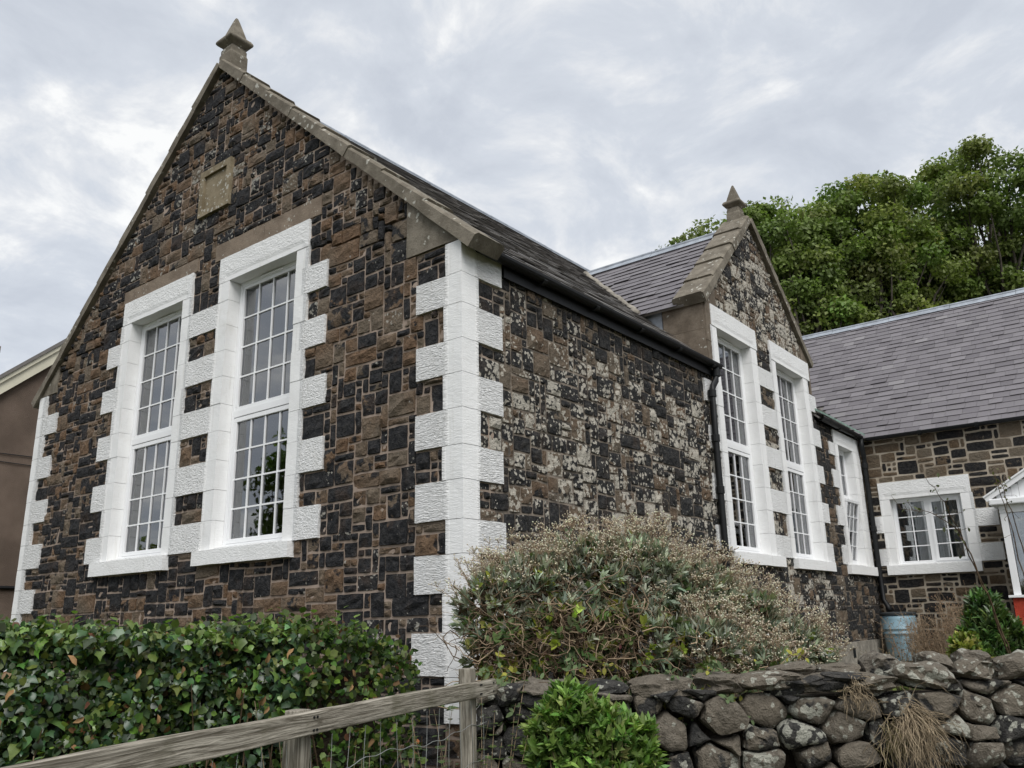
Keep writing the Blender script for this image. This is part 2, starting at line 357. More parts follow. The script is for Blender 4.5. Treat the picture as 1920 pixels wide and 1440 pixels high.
# ------------------------------------------------------------------ dimensions (metres)
BW = 8.18; EZ = 3.70; AX = -BW/2; AZ = 7.39; LY = 11.62
def gable_top(x): return EZ+(AZ-EZ)*(1-abs(x-AX)/(BW/2))
DY0, DY1, DYA, DZE, DZA = 5.02, 9.15, 6.98, 4.60, 6.50
def side_top(y):
    if y <= DY0 or y >= DY1: return 3.62
    return DZE+(DZA-DZE)*((y-DY0)/(DYA-DY0) if y < DYA else (DY1-y)/(DY1-DYA))
FRONT = Fr((0, 0, 0), (1, 0, 0), (0, -1, 0)); SIDE = Fr((0, 0, 0), (0, 1, 0), (1, 0, 0)); WING = Fr((0, LY, 0), (1, 0, 0), (0, -1, 0))
GZ = -1.15          # lane level
GARDEN = -0.42

# ------------------------------------------------------------------ ground
mb = MB(); n = 40
vs = []; fs = []
for j in range(n+1):
    for i in range(n+1):
        x = (i/n-0.5); y = (j/n-0.5); x = math.copysign(abs(2*x)**3*900, x); y = math.copysign(abs(2*y)**3*900, y)
        vs.append((x, y, GZ+0.05*noise.noise(Vector((x*0.3, y*0.3, 0)))))
fs = [(j*(n+1)+i, j*(n+1)+i+1, (j+1)*(n+1)+i+1, (j+1)*(n+1)+i) for j in range(n) for i in range(n)]
mb.add(vs, fs); tag(mb.build('ground', M_GROUND), kind='structure')
# raised garden behind the retaining wall and round the building
mb = MB()
poly = [(1.40, -0.92), (4.4, 1.43), (9.0, 5.0), (40, 30), (40, 60), (-40, 60), (-40, 3), (-16, 0.1), (0.10, 0.1), (0.75, -0.75)]
k = len(poly); vs = [(x, y, GARDEN) for x, y in poly]+[(x, y, GZ-0.3) for x, y in poly]
mb.add(vs, [tuple(range(k))]+[(i, k+i, k+(i+1) % k, (i+1) % k) for i in range(k)])
tag(mb.build('garden_terrace', M_GROUND), kind='structure')

# ------------------------------------------------------------------ the school building
B = empty('school_building')
tag(B, 'dark stone former schoolhouse with white painted quoins, tall white windows and slate roofs', 'building')
rng = random.Random(11)

# openings (u0, u1, v0, v1) of each wall
F_OPEN = [(-5.742, -4.52, 1.20, 4.28), (-3.544, -2.322, 1.20, 4.28)]
S_OPEN = [(5.34, 6.52, 1.20, 4.28), (7.51, 8.73, 1.20, 4.28), (10.21, 11.06, 1.20, 3.33)]
W_OPEN = [(0.435, 1.635, 1.22, 2.43)]

def wall_core(name, fr, u_lo, u_hi, v_lo, topfn, openings, kinks, mat, thick=0.42):
    mb = MB(); openings = [(o[0]-0.03, o[1]+0.03, o[2]-0.03, o[3]+0.03) for o in openings]
    uc = sorted({u_lo, u_hi, *kinks, *[o[0] for o in openings], *[o[1] for o in openings]})
    vc = sorted({v_lo, 99.0, *[o[2] for o in openings], *[o[3] for o in openings]})
    e = 1e-4
    for a, b in zip(uc, uc[1:]):
        for c, d in zip(vc, vc[1:]):
            mu = (a+b)/2
            if any(o[0] < mu < o[1] and o[2]-e < (c+min(d, 50))/2 < o[3]+e and c >= o[2]-e and d <= o[3]+e for o in openings): continue
            ta, tb = topfn(a+e), topfn(b-e)
            if ta <= c and tb <= c: continue
            ra, rb = a, b
            if tb < c: rb = a+(b-a)*(ta-c)/(ta-tb); tb = c
            if ta < c: ra = a+(b-a)*(c-ta)/(tb-ta); ta = c
            pts = [(ra, c), (rb, c), (rb, min(d, tb)), (ra, min(d, ta))]
            vs = [fr(u, v, 0) for u, v in pts]+[fr(u, v, -thick) for u, v in pts]
            mb.add(vs, [(0, 1, 2, 3), (7, 6, 5, 4), (0, 4, 5, 1), (1, 5, 6, 2), (2, 6, 7, 3), (3, 7, 4, 0)])
    return mb.build(name, mat, B)
gable_wall = wall_core('gable_wall', FRONT, -BW, 0, -1.3, gable_top, F_OPEN, [AX], M_MORTAR)
side_wall = wall_core('side_wall', SIDE, 0.42, LY, -0.6, side_top, S_OPEN, [DY0, DY1, DYA], M_MORTAR_SIDE)
wing_wall = wall_core('wing_wall', WING, 0, 8.0, -0.6, lambda u: 3.6, W_OPEN, [], M_MORTAR_WING)
mb = MB(); mb.box((-BW, 0.42, -0.6), (-BW+0.42, 20, 3.7)); mb.box((-BW, 19.6, -0.6), (8, 20.0, 3.6)); mb.box((7.6, LY+0.42, -0.6), (8.0, 19.6, 3.6)); mb.box((-BW+0.42, 0.42, -0.3), (-0.43, 19.6, -0.2)); mb.box((-0.43, LY+0.43, -0.3), (7.6, 19.6, -0.2))
mb.build('rear_wall', M_MORTAR, B)

# white blocks ------------------------------------------------------
WHITE = {'f': [], 's': [], 'w': []}         # rectangles, so the rubble stops at them
ZC = [1.20, 1.515, 1.845, 2.175, 2.50, 2.81, 3.13, 3.44, 3.74, 4.04, 4.28]
def block(fr, key, u0, u1, v0, v1, w0, w1, opening, name='surround_block', margin=0.17, rough=1.0):
    WHITE[key].append((u0, u1, v0, v1))
    mb = MB(); j = 0.002
    ou0, ou1, ov0, ov1 = opening
    def cf(p):
        q = p-fr.o; u = q.dot(fr.u); v = q.z
        d = max(ou0-u, u-ou1, v-ov1 if v > ov1 else -1, 0)
        r = 0.0 if d < margin else 1.0
        return (0.45*r*rough, 0.75*r*rough, 0)
    fr.gbox(mb, u0+j, u1-j, v0+j, v1-j, w0, w1+rng.uniform(-0.003, 0.003), step=0.055, amp=0.0045, freq=4.0, fine=0.0012, colf=cf)
    return mb.build(name, M_WHITE, B)
def surround(fr, key, op, zc, lw, ll, rw, rl, lint, sill, first_long=True, lint_ext=None):
    """jambs of alternating short and long blocks, a lintel and a sill"""
    u0, u1, v0, v1 = op
    for i, (a, b) in enumerate(zip(zc, zc[1:])):
        lg = (i % 2 == 0) == first_long
        jl = rng.uniform(-0.03, 0.03) if ll > 0.5 or ll < 0.48 else 0.001
        block(fr, key, u0-(ll+jl if lg and ll > lw and not (op is S_OPEN[0] and b > 3.75) else lw), u0, a, b, -0.13, 0.030, op)
        jr = rng.uniform(-0.03, 0.03) if rl > 0.5 or rl < 0.48 else 0.001
        block(fr, key, u1, u1+(rl+jr if lg and rl > rw else rw), a, b, -0.13, 0.030, op)
    el, er = lint_ext or (lw, rw)
    block(fr, key, u0-el, u1+er, v1, v1+lint, -0.13, 0.034, op, 'lintel', margin=0.10, rough=0.45)
    s0, s1, sz = sill
    WHITE[key].append((s0, s1, sz, v0))
    mb = MB(); fr.gbox(mb, s0, s1, sz, v0-0.002, -0.20, 0.085, step=0.06, amp=0.004, freq=4, col=(0.05, 0.15, 0)); mb.build('sill', M_WHITE, B, bevel=0.006)
surround(FRONT, 'f', F_OPEN[0], ZC, 0.25, 0.57, 0.20, 0.487, 0.32, (-6.05, -4.37, 1.035), lint_ext=(0.22, 0.19))
surround(FRONT, 'f', F_OPEN[1], ZC, 0.21, 0.487, 0.21, 0.54, 0.32, (-3.80, -2.16, 1.045), lint_ext=(0.215, 0.20))
surround(SIDE, 's', S_OPEN[0], ZC, 0.20, 0.52, 0.22, 0.495, 0.32, (5.27, 6.90, 1.055), lint_ext=(0.16, 0.24))
surround(SIDE, 's', S_OPEN[1], ZC, 0.21, 0.495, 0.24, 0.55, 0.32, (7.40, 9.11, 1.055), lint_ext=(0.19, 0.34))
surround(SIDE, 's', S_OPEN[2], [1.2, 1.53, 1.86, 2.2, 2.52, 2.84, 3.1, 3.33], 0.20, 0.46, 0.44, 0.44, 0.26, (9.94, 11.55, 1.045), lint_ext=(0.20, 0.42))
surround(WING, 'w', W_OPEN[0], [1.22, 1.53, 1.82, 2.13, 2.43], 0.18, 0.37, 0.20, 0.51, 0.32, (0.24, 1.80, 1.05), lint_ext=(0.18, 0.18))

QZ = [3.693, 3.386, 3.099, 2.775, 2.468, 2.159, 1.843, 1.552, 1.224, 0.947, 0.634, 0.329, 0.0, -0.34]
P = 0.032
def qcol(axis, c0, lim=0.185):
    def f(p):
        d = abs(p[axis]-c0); r = 0.0 if d < lim else 1.0
        return (0.95*r+0.04, 0.12*r, 0)
    return f
for i, (zt, zb) in enumerate(zip(QZ, QZ[1:])):
    fl = (0.51, 0.185)[(i+1) % 2]+rng.uniform(-0.03, 0.03); sl = (0.185, 0.515)[(i+1) % 2]+rng.uniform(-0.02, 0.02)
    if i == 0: fl = 0.16
    mb = MB(); j = 0.0025
    grid_box(mb, (-fl, -P, zb+j), (P, 0.10, zt-j), step=0.05, amp=0.0045, freq=4.5, fine=0.0012, colf=qcol(0, P))
    grid_box(mb, (-0.12, 0.10, zb+j), (P, sl, zt-j), step=0.05, amp=0.0045, freq=4.5, fine=0.0012, colf=qcol(1, -P))
    mb.build('quoin', M_WHITE, B)
    WHITE['f'].append((-fl, P, zb, zt)); WHITE['s'].append((-P, sl, zb, zt))
    gl = (0.56, 0.23)[(i+1) % 2]+rng.uniform(-0.03, 0.03)
    mb = MB(); grid_box(mb, (-BW-P, -P, zb+j), (-BW+gl, 0.20, zt-j), step=0.07, amp=0.0045, freq=4.5, colf=qcol(0, -BW-P)); mb.build('quoin', M_WHITE, B)
    WHITE['f'].append((-BW-P, -BW+gl, zb, zt))
# brown sandstone relieving lintels, kneelers and the dormer's plain corner stones
def sand(fr, key, u0, u1, v0, v1, w1, name, mat=M_LINTEL, w0=-0.1, clip=None):
    WHITE[key].append((u0, u1, v0, v1)); mb = MB()
    fr.gbox(mb, u0+0.004, u1-0.004, v0+0.004, v1-0.004, w0, w1, step=0.06, amp=0.006, freq=5, fine=0.002)
    if clip:
        mb.v = [((v[0], v[1], min(v[2], clip(v[0] if fr is FRONT else v[1])))) for v in mb.v]
    return mb.build(name, mat, B)
sand(FRONT, 'f', -6.03, -5.10, 4.602, 4.785, 0.018, 'relieving_stone'); sand(FRONT, 'f', -5.10, -4.27, 4.602, 4.78, 0.020, 'relieving_stone')
sand(FRONT, 'f', -3.90, -2.95, 4.602, 4.82, 0.020, 'relieving_stone'); sand(FRONT, 'f', -2.95, -1.95, 4.602, 4.825, 0.018, 'relieving_stone')
sand(FRONT, 'f', -0.66, 0.03, 3.70, 4.4, 0.030, 'kneeler', M_COPING, clip=lambda x: gable_top(min(x, 0.0))+(-0.005 if x < 0 else 0.0))
sand(FRONT, 'f', -BW, -BW+0.45, 3.70, 4.1, 0.026, 'kneeler', M_COPING, clip=lambda x: gable_top(max(x, -BW+0.01))-0.005)
sand(SIDE, 's', DY0, 5.18, 4.02, 4.60, 0.026, 'corner_stone', M_CHEEK); sand(SIDE, 's', DY0, 5.14, 3.55, 4.02, 0.024, 'corner_stone', M_CHEEK)
sand(SIDE, 's', 9.07, DY1, 4.05, 4.58, 0.026, 'corner_stone', M_CHEEK)
sand(SIDE, 's', DY0, 5.42, 4.60, 5.1, 0.022, 'corner_stone', M_CHEEK, clip=lambda y: side_top(max(y, DY0+0.01))-0.005)
sand(SIDE, 's', 8.80, DY1, 4.605, 5.1, 0.022, 'corner_stone', M_CHEEK, clip=lambda y: side_top(min(y, DY1-0.01))-0.005)
# the dormer's cheek: two big stones facing the gable, lead behind
mb = MB(); grid_box(mb, (-0.62, DY0-0.012, 4.20), (0.0, DY0+0.3, 4.60), step=0.06, amp=0.006, freq=5); mb.build('cheek_stone', M_CHEEK, B)
mb = MB(); grid_box(mb, (-0.64, DY0-0.016, 3.45), (0.0, DY0+0.3, 4.195), step=0.06, amp=0.006, freq=5); mb.build('cheek_stone', M_CHEEK, B)
mb = MB(); mb.box((-1.10, DY0+0.02, 3.9), (-0.645, DY0+0.2, 4.60)); mb.build('lead_cheek', M_LEAD, B)
mb = MB(); mb.box((-1.10, 8.85, 3.6), (0.0-0.42, DY1, 4.60)); mb.build('cheek_stone', M_CHEEK, B)
# inscription plaque
pq = MB(); pu0, pu1, pv0, pv1 = -4.33, -3.68, 5.31, 5.945
WHITE['f'].append((pu0, pu1, pv0, pv1))
for a, b, c, d in ((pu0, pu1, pv0, pv0+0.085), (pu0, pu1, pv1-0.085, pv1), (pu0, pu0+0.085, pv0+0.085, pv1-0.085), (pu1-0.085, pu1, pv0+0.085, pv1-0.085)):
    FRONT.gbox(pq, a, b, c, d, -0.05, 0.050, step=0.06, amp=0.003, freq=6)
po = pq.build('plaque', M_PLAQUE, B, bevel=0.006)
mb = MB(); FRONT.gbox(mb, pu0+0.07, pu1-0.07, pv0+0.07, pv1-0.07, -0.05, 0.018, step=0.08, amp=0.003); mb.build('plaque_panel', M_PLAQUE, po)

# ------------------------------------------------------------------ rubble stones of the walls
SMALL = [((1, 1), 3.0), ((2, 1), 4.2), ((1, 2), 2.0), ((3, 1), 1.6), ((1, 3), 0.6)]
def pack(u0, u1, v0, v1, cu, cv, ok, rg, sizes):
    nu, nv = int((u1-u0)/cu), int((v1-v0)/cv); cu, cv = (u1-u0)/nu, (v1-v0)/nv
    free = [[ok(u0+(i+.5)*cu, v0+(j+.5)*cv) for i in range(nu)] for j in range(nv)]
    res = []; names = [s for s, w in sizes]; ws = [w for s, w in sizes]
    for j in range(nv):
        i = 0
        while i < nu:
            if not free[j][i]: i += 1; continue
            for _ in range(14):
                a, b = rg.choices(names, ws)[0]
                if i+a <= nu and j+b <= nv and all(free[jj][ii] for jj in range(j, j+b) for ii in range(i, i+a)): break
            else: a, b = 1, 1
            for jj in range(j, j+b):
                for ii in range(i, i+a): free[jj][ii] = False
            res.append([u0+i*cu, u0+(i+a)*cu, v0+j*cv, v0+(j+b)*cv]); i += a
    return res
def fit(r, whites, tol=0.05):
    """draw a stone's edges to the dressed blocks beside it"""
    for w in whites:
        if r[1] < w[0]-tol or r[0] > w[1]+tol or r[3] < w[2]-tol or r[2] > w[3]+tol: continue
        vo = min(r[3], w[3])-max(r[2], w[2]); uo = min(r[1], w[1])-max(r[0], w[0])
        if vo > 0.3*min(r[3]-r[2], w[3]-w[2]) and vo > uo:
            if abs(r[1]-w[0]) < tol: r[1] = w[0]
            elif abs(r[0]-w[1]) < tol: r[0] = w[1]
        elif uo > 0.3*min(r[1]-r[0], w[1]-w[0]):
            if abs(r[3]-w[2]) < tol: r[3] = w[2]
            elif abs(r[2]-w[3]) < tol: r[2] = w[3]
    return r
def stone_geo(fr, r, proud, rough, seed, topfn, gap, wob, rnd):
    u0, u1, v0, v1 = r; u0 += gap; u1 -= gap; v0 += gap; v1 -= gap
    du, dv = u1-u0, v1-v0
    if du < 0.02 or dv < 0.02: return None
    e = min(0.009, 0.12*min(du, dv)); N = 6
    us = [u0, u0+e]+[u0+e+(du-2*e)*k/3 for k in (1, 2)]+[u1-e, u1]; vs_ = [v0, v0+e]+[v0+e+(dv-2*e)*k/3 for k in (1, 2)]+[v1-e, v1]
    vs = []; bad = 0
    for j in range(N):
        for i in range(N):
            u, v = us[i], vs_[j]; ring = min(i, j, N-1-i, N-1-j)
            nv = noise.noise_vector(Vector((u*5+seed, v*5, seed*3))); n2 = noise.noise_vector(Vector((u*14, v*14, seed*7)))
            cu_, cv_ = (u0+u1)/2, (v0+v1)/2
            if ring <= 1 and i in (0, 1, N-2, N-1) and j in (0, 1, N-2, N-1):
                u += math.copysign(rnd, cu_-u); v += math.copysign(rnd, cv_-v)
            lw = noise.noise_vector(Vector((u*1.6, v*1.6, 4.2+wob)))
            u += nv.x*wob+n2.x*wob*0.7+lw.x*0.016; v += nv.y*wob+n2.y*wob*0.7+lw.y*0.016
            w = -0.025 if ring == 0 else (proud*0.60+n2.z*rough*0.55 if ring == 1 else proud+n2.z*rough+nv.z*rough*0.6)
            t = topfn(u)-0.006
            if v > t: v = t
            vs.append(fr(u, v, w))
    if topfn((u0+u1)/2) < v0+0.03: return None
    fs = [(j*N+i, j*N+i+1, (j+1)*N+i+1, (j+1)*N+i) for j in range(N-1) for i in range(N-1)]
    if fr.sgn() < 0: fs = [f[::-1] for f in fs]
    return vs, fs
STONES = []
def inside(u, v, rects, m=0.0): return any(a-m < u < b+m and c-m < v < d+m for a, b, c, d in rects)
def lay(wall, fr, key, mat, box, cell, sizes, ops, topfn, tone_fn, lich_fn, proud, rough, gap, wob, rnd, seed, topm=0.02):
    rg = random.Random(seed); wh = WHITE[key]
    ok = lambda u, v: v < topfn(u)-topm and not inside(u, v, wh) and not inside(u, v, ops)
    for r in pack(*box, *cell, ok, rg, sizes):
        r = fit(r, wh); cu, cv = (r[0]+r[1])/2, (r[2]+r[3])/2
        sd = rg.random()*50
        pr = rg.uniform(*proud)
        g = stone_geo(fr, r, pr, rough, sd, topfn, gap, wob, rnd)
        if not g: continue
        c = fr(cu, cv); d = c-CAM; sc_ = (r[1]-r[0])*(r[3]-r[2])*abs(d.normalized().dot(fr.n))/d.length_squared
        t = tone_fn(rg, cu, cv); li = lich_fn(rg, cu, cv)
        if cv < 0.45 and fr is FRONT or cv < 0.25: sc_ *= 0.2
        STONES.append((sc_, wall, mat, g, (t, rg.random(), li)))
SZ_F = [((3, 2), 5), ((2, 2), 6), ((4, 2), 2.2), ((3, 3), 3.2), ((2, 3), 2.4), ((4, 3), 1.6), ((5, 2), 0.9), ((5, 3), 0.7)]+SMALL
def tone_front(rg, u, v):
    hi = min(1, max(0, (v-1.0)/4.5)); r = rg.random()
    if r < 0.43-0.16*hi: return rg.uniform(0.0, 0.22)
    if r < 0.76-0.08*hi: return rg.uniform(0.32, 0.58)
    return rg.uniform(0.7, 1.0)
def lich_front(rg, u, v):
    b = 0.30 if v < 4.3 else 0.55
    if u > -1.2 and v < 1.0: b = 0.55
    return min(1, max(0, rg.gauss(b, 0.22)))
lay(gable_wall, FRONT, 'f', M_STONE, (-BW, 0, -1.20, AZ), (0.088, 0.075), SZ_F, F_OPEN, gable_top, tone_front, lich_front, (0.012, 0.030), 0.030, 0.0046, 0.006, 0.0012, 5)
def tone_side(rg, u, v):
    r = rg.random()
    if v > 4.4: return rg.uniform(0.15, 0.75)
    if r < 0.54: return rg.uniform(0.0, 0.28)
    if r < 0.80: return rg.uniform(0.32, 0.58)
    return rg.uniform(0.7, 1.0)
def lich_side(rg, u, v):
    if v > 4.4: b = 1.05
    elif u > 8.9: b = 0.30 if v > 1.0 else 0.5
    elif v > 3.2: b = 0.50
    elif v > 2.9: b = 0.82
    else: b = 0.93
    if v < 0.4: b *= 0.8
    return min(1.35, max(0, rg.gauss(b, 0.27)))
lay(side_wall, SIDE, 's', M_STONE_SIDE, (0, LY, -0.35, DZA), (0.086, 0.079), SZ_F, S_OPEN, side_top, tone_side, lich_side, (0.010, 0.026), 0.022, 0.0030, 0.006, 0.0025, 8)
SZ_W = [((4, 2), 4), ((3, 2), 4), ((5, 2), 2.5), ((3, 1), 4), ((4, 1), 3), ((2, 2), 2), ((2, 1), 3), ((1, 1), 1.6), ((1, 2), 1.4), ((5, 1), 1.0), ((3, 3), 1.2), ((4, 3), .8)]
def tone_wing(rg, u, v):
    r = rg.random(); k = 0.50 if (v > 2.6 and u < 1.4) else 0.24
    if r < k: return rg.uniform(0.66, 1.0)
    if r < k+0.14: return rg.uniform(0.36, 0.6)
    return rg.uniform(0.0, 0.2)
lay(wing_wall, WING, 'w', M_STONE_WING, (0, 5.0, -0.35, 3.58), (0.092, 0.088), SZ_W, W_OPEN, lambda u: 3.6, tone_wing, lambda rg, u, v: max(0, rg.gauss(0.12, 0.12)), (0.008, 0.02), 0.010, 0.0082, 0.008, 0.005, 14)
STONES.sort(key=lambda s: -s[0])
rest = {}
for k, (sc_, wall, mat, g, c) in enumerate(STONES):
    if k < 300:
        m = MB(); m.add(g[0], g[1], c); m.build('squared_stone', mat, wall)
    else:
        rest.setdefault(wall.name, (wall, mat, MB()))[2].add(g[0], g[1], c)
for wall, mat, m in rest.values(): m.build('small_stones', mat, wall, kind='stuff')
print('stones', len(STONES))

# ------------------------------------------------------------------ windows
pane_me = None
def pane_obj(c, ax, ay, az, mat, parent):
    global pane_me
    if pane_me is None:
        m = MB(); m.box((-.5, -.5, -.5), (.5, .5, .5)); o = m.build('pane', M_GLASS); pane_me = o.data; bpy.data.objects.remove(o)
    o = bpy.data.objects.new('pane', pane_me); link(o, parent)
    o.matrix_world = Matrix(((ax.x, ay.x, az.x, c.x), (ax.y, ay.y, az.y, c.y), (ax.z, ay.z, az.z, c.z), (0, 0, 0, 1)))
    return o
def sash(fr, mbf, mbb, win, u0, u1, v0, v1, w, cols, rows, fw_=0.045, tilt=0.0):
    """frame of one light, its bars and panes; w is the glass plane"""
    T = (lambda u, v, ww: fr(u, v, ww+tilt*(v-v0)))
    ha = Vector((0, 0, 1)); n_ = fr.n
    if tilt: ha = (Vector((0, 0, 1))+fr.n*tilt).normalized(); n_ = (fr.n-Vector((0, 0, 1))*tilt).normalized()
    def bar(m, a, b, c, d, w0, w1):
        m.obox(T((a+b)/2, (c+d)/2, (w0+w1)/2), fr.u, n_, ha, (b-a)/2, (w1-w0)/2, (d-c)/2)
    bar(mbf, u0, u1, v0, v0+fw_, w-0.02, w+0.03); bar(mbf, u0, u1, v1-fw_, v1, w-0.02, w+0.03)
    bar(mbf, u0, u0+fw_, v0+fw_, v1-fw_, w-0.02, w+0.03); bar(mbf, u1-fw_, u1, v0+fw_, v1-fw_, w-0.02, w+0.03)
    a0, a1, b0, b1 = u0+fw_, u1-fw_, v0+fw_, v1-fw_; h = 0.0088
    for i in range(1, cols): x = a0+(a1-a0)*i/cols; bar(mbb, x-h, x+h, b0, b1, w-0.004, w+0.018)
    for j in range(1, rows): z = b0+(b1-b0)*j/rows; bar(mbb, a0, a1, z-h, z+h, w-0.004, w+0.016)
    for i in range(cols):
        for j in range(rows):
            x = a0+(a1-a0)*(i+.5)/cols; z = b0+(b1-b0)*(j+.5)/rows; dx = (a1-a0)/cols; dz = (b1-b0)/rows
            pane_obj(T(x, z, w), fr.u*dx, n_*0.006, ha*dz, M_GLASS, win)
def blind(fr, win, u0, u1, v0, v1, w, folds, amp=0.02, name='blind'):
    m = MB(); n = folds*6; vs = []; fs = []
    for i in range(n+1):
        u = u0+(u1-u0)*i/n; ww = w+amp*math.sin(i*math.pi/3)+amp*0.5*math.sin(i*1.7)
        vs += [fr(u, v0, ww), fr(u, v1, ww), fr(u, v1, ww-0.004), fr(u, v0, ww-0.004)]
    for i in range(n):
        b = i*4
        fs += [(b, b+4, b+5, b+1), (b+2, b+6, b+7, b+3), (b+1, b+5, b+6, b+2), (b+3, b+7, b+4, b)]
    m.add(vs, fs); return m.build(name, M_BLIND, win, smooth=True)
def tall_window(fr, op, d, vt, cols, rt_, rb_, opened=0.0, blinds=()):
    u0, u1, v0, v1 = op; f = 0.05
    mf, mbb = MB(), MB()
    fr.box(mf, u0, u1, v0, v0+0.06, -d-0.06, -d+0.01); fr.box(mf, u0, u1, v1-f, v1, -d-0.06, -d)
    fr.box(mf, u0, u0+f, v0+0.06, v1-f, -d-0.06, -d); fr.box(mf, u1-f, u1, v0+0.06, v1-f, -d-0.06, -d)
    fr.box(mf, u0+f, u1-f, vt-0.045, vt+0.035, -d-0.06, -d+0.004)
    win = mf.build('window', M_UPVC, B, bevel=0.004)
    m2 = MB()
    sash(fr, m2, mbb, win, u0+f, u1-f, vt+0.036, v1-f-0.001, -d-0.034, cols, rt_, 0.038)
    m2.build('upper_sash', M_UPVC, win, bevel=0.004)
    m3 = MB(); sash(fr, m3, mbb, win, u0+f+0.006, u1-f-0.006, v0+0.064, vt-0.052, -d-0.030, cols, rb_, 0.05, opened)
    m3.build('lower_sash', M_UPVC, win, bevel=0.004)
    mbb.build('glazing_bars', M_UPVC, win)
    m4 = MB(); um = (u0+u1)/2; fr.box(m4, um-0.2, um+0.2, v1-0.040, v1-0.022, -d, -d+0.022); m4.build('trickle_vent', M_UPVC, win)
    m5 = MB(); fr.box(m5, u0-0.002, u1+0.002, v0-0.001, v0+0.025, -d-0.1, -0.02); m5.build('inner_sill', M_WHITE, win)
    for a, b in blinds: blind(fr, win, a, b, v0+0.03, v1-0.03, -d-0.13, max(2, int((b-a)/0.07)))
    return win
o1, o2 = F_OPEN
for o in F_OPEN: tall_window(FRONT, o, 0.12, 2.70, 4, 4, 4, 0.0, ((o[0]-0.25, o[0]+0.40), (o[1]-0.36, o[1]+0.2)))
for o in S_OPEN[:2]: tall_window(SIDE, o, 0.12, 2.70, 4, 4, 4, 0.0, ((o[0]-0.1, o[0]+0.62), (o[1]-0.40, o[1]+0.42)))
o = S_OPEN[2]; tall_window(SIDE, o, 0.12, 2.42, 3, 2, 4, 0.16, ((o[1]-0.2, o[1]+0.5),))
# the low two-light casement of the wing
u0, u1, v0, v1 = W_OPEN[0]; d = 0.11
mf, mbb = MB(), MB()
for a in ((u0, u1, v0, v0+0.05), (u0, u1, v1-0.05, v1), (u0, u0+0.05, v0+0.05, v1-0.05), (u1-0.05, u1, v0+0.05, v1-0.05), ((u0+u1)/2-0.03, (u0+u1)/2+0.03, v0+0.05, v1-0.05)):
    WING.box(mf, *a, -d-0.06, -d)
win = mf.build('window', M_UPVC, B, bevel=0.004)
um = (u0+u1)/2
m2 = MB(); sash(WING, m2, mbb, win, u0+0.05, um-0.03, v0+0.051, v1-0.051, -d-0.03, 2, 4, 0.02); m2.build('fixed_light', M_UPVC, win)
m3 = MB(); sash(WING, m3, mbb, win, um+0.03, u1-0.05, v0+0.051, v1-0.051, -d-0.012, 2, 4, 0.05); m3.build('casement', M_UPVC, win)
mbb.build('glazing_bars', M_UPVC, win)
blind(WING, win, u0+0.30, u0+0.72, v0, v1, -d-0.24, 6); blind(WING, win, u1-0.35, u1+0.2, v0, v1, -d-0.24, 6)
m5 = MB(); WING.box(m5, u0-0.002, u1+0.002, v0-0.001, v0+0.02, -d-0.1, -0.02); m5.build('inner_sill', M_WHITE, win)
# dim rooms behind the glass
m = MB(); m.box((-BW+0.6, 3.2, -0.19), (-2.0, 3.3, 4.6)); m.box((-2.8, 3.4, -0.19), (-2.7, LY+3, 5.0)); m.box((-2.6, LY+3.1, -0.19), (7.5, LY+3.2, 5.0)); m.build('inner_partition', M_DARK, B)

# ------------------------------------------------------------------ roofs
MAIN_S, DZR, WZ0 = 0.878, 6.46, 3.62
def z_main(x): return 3.66+MAIN_S*(0.10-x)
DS = (DZR-4.58)/(DYA-4.93)
def z_dorm(y): return DZR-DS*abs(y-DYA)
WS = 0.869
def z_wing(y): return WZ0+WS*(y-LY+0.12)
def deck(name, pts, parent, t=0.035, mat=None):
    pts = [Vector(p) for p in pts]; nn = (pts[1]-pts[0]).cross(pts[2]-pts[0]).normalized()
    if nn.z < 0: nn = -nn
    m = MB(); k = len(pts); m.add([p-nn*0.006 for p in pts]+[p-nn*t for p in pts], [tuple(range(k)), tuple(range(2*k-1, k-1, -1))]+[(i, k+i, k+(i+1) % k, (i+1) % k) for i in range(k)])
    return m.build(name, mat or M_SLATE_OLD, parent)
RZ = z_main(AX)
main_roof = deck('main_roof', [(0.10, 0.06, z_main(0.1)), (0.10, DY0-0.02, z_main(0.1)), (-0.43, DY0-0.02, z_main(-0.43)), (-0.43, DY1+0.02, z_main(-0.43)), (0.10, DY1+0.02, z_main(0.1)), (0.10, LY+0.5, z_main(0.1)), (AX, LY+8, RZ), (AX, 0.06, RZ)], B)
deck('rear_slope', [(AX, 0.06, RZ), (AX, LY+8, RZ), (-BW-0.15, LY+8, z_main(0.15)), (-BW-0.15, 0.06, z_main(0.15))], main_roof)
xv = 0.10-(DZR-3.66)/MAIN_S
dormer_roof = deck('dormer_roof', [(-0.25, 4.93, 4.58), (0.10-(4.58-3.66)/MAIN_S-0.1, 4.93, 4.58), (xv-0.15, DYA, DZR), (-0.25, DYA, DZR)], B)
deck('far_slope', [(-0.25, 9.2, z_dorm(9.2)), (-0.25, DYA, DZR), (xv-0.15, DYA, DZR), (-1.2, 9.2, z_dorm(9.2))], dormer_roof)
wing_roof = deck('wing_roof', [(-0.2, LY-0.12, WZ0), (8.2, LY-0.12, WZ0), (8.2, LY+4.0, z_wing(LY+4)), (-4.0, LY+4.0, z_wing(LY+4))], B)
deck('far_slope', [(-4.0, LY+4.0, z_wing(LY+4)), (8.2, LY+4, z_wing(LY+4)), (8.2, LY+8.2, WZ0), (-4, LY+8.2, WZ0)], wing_roof)
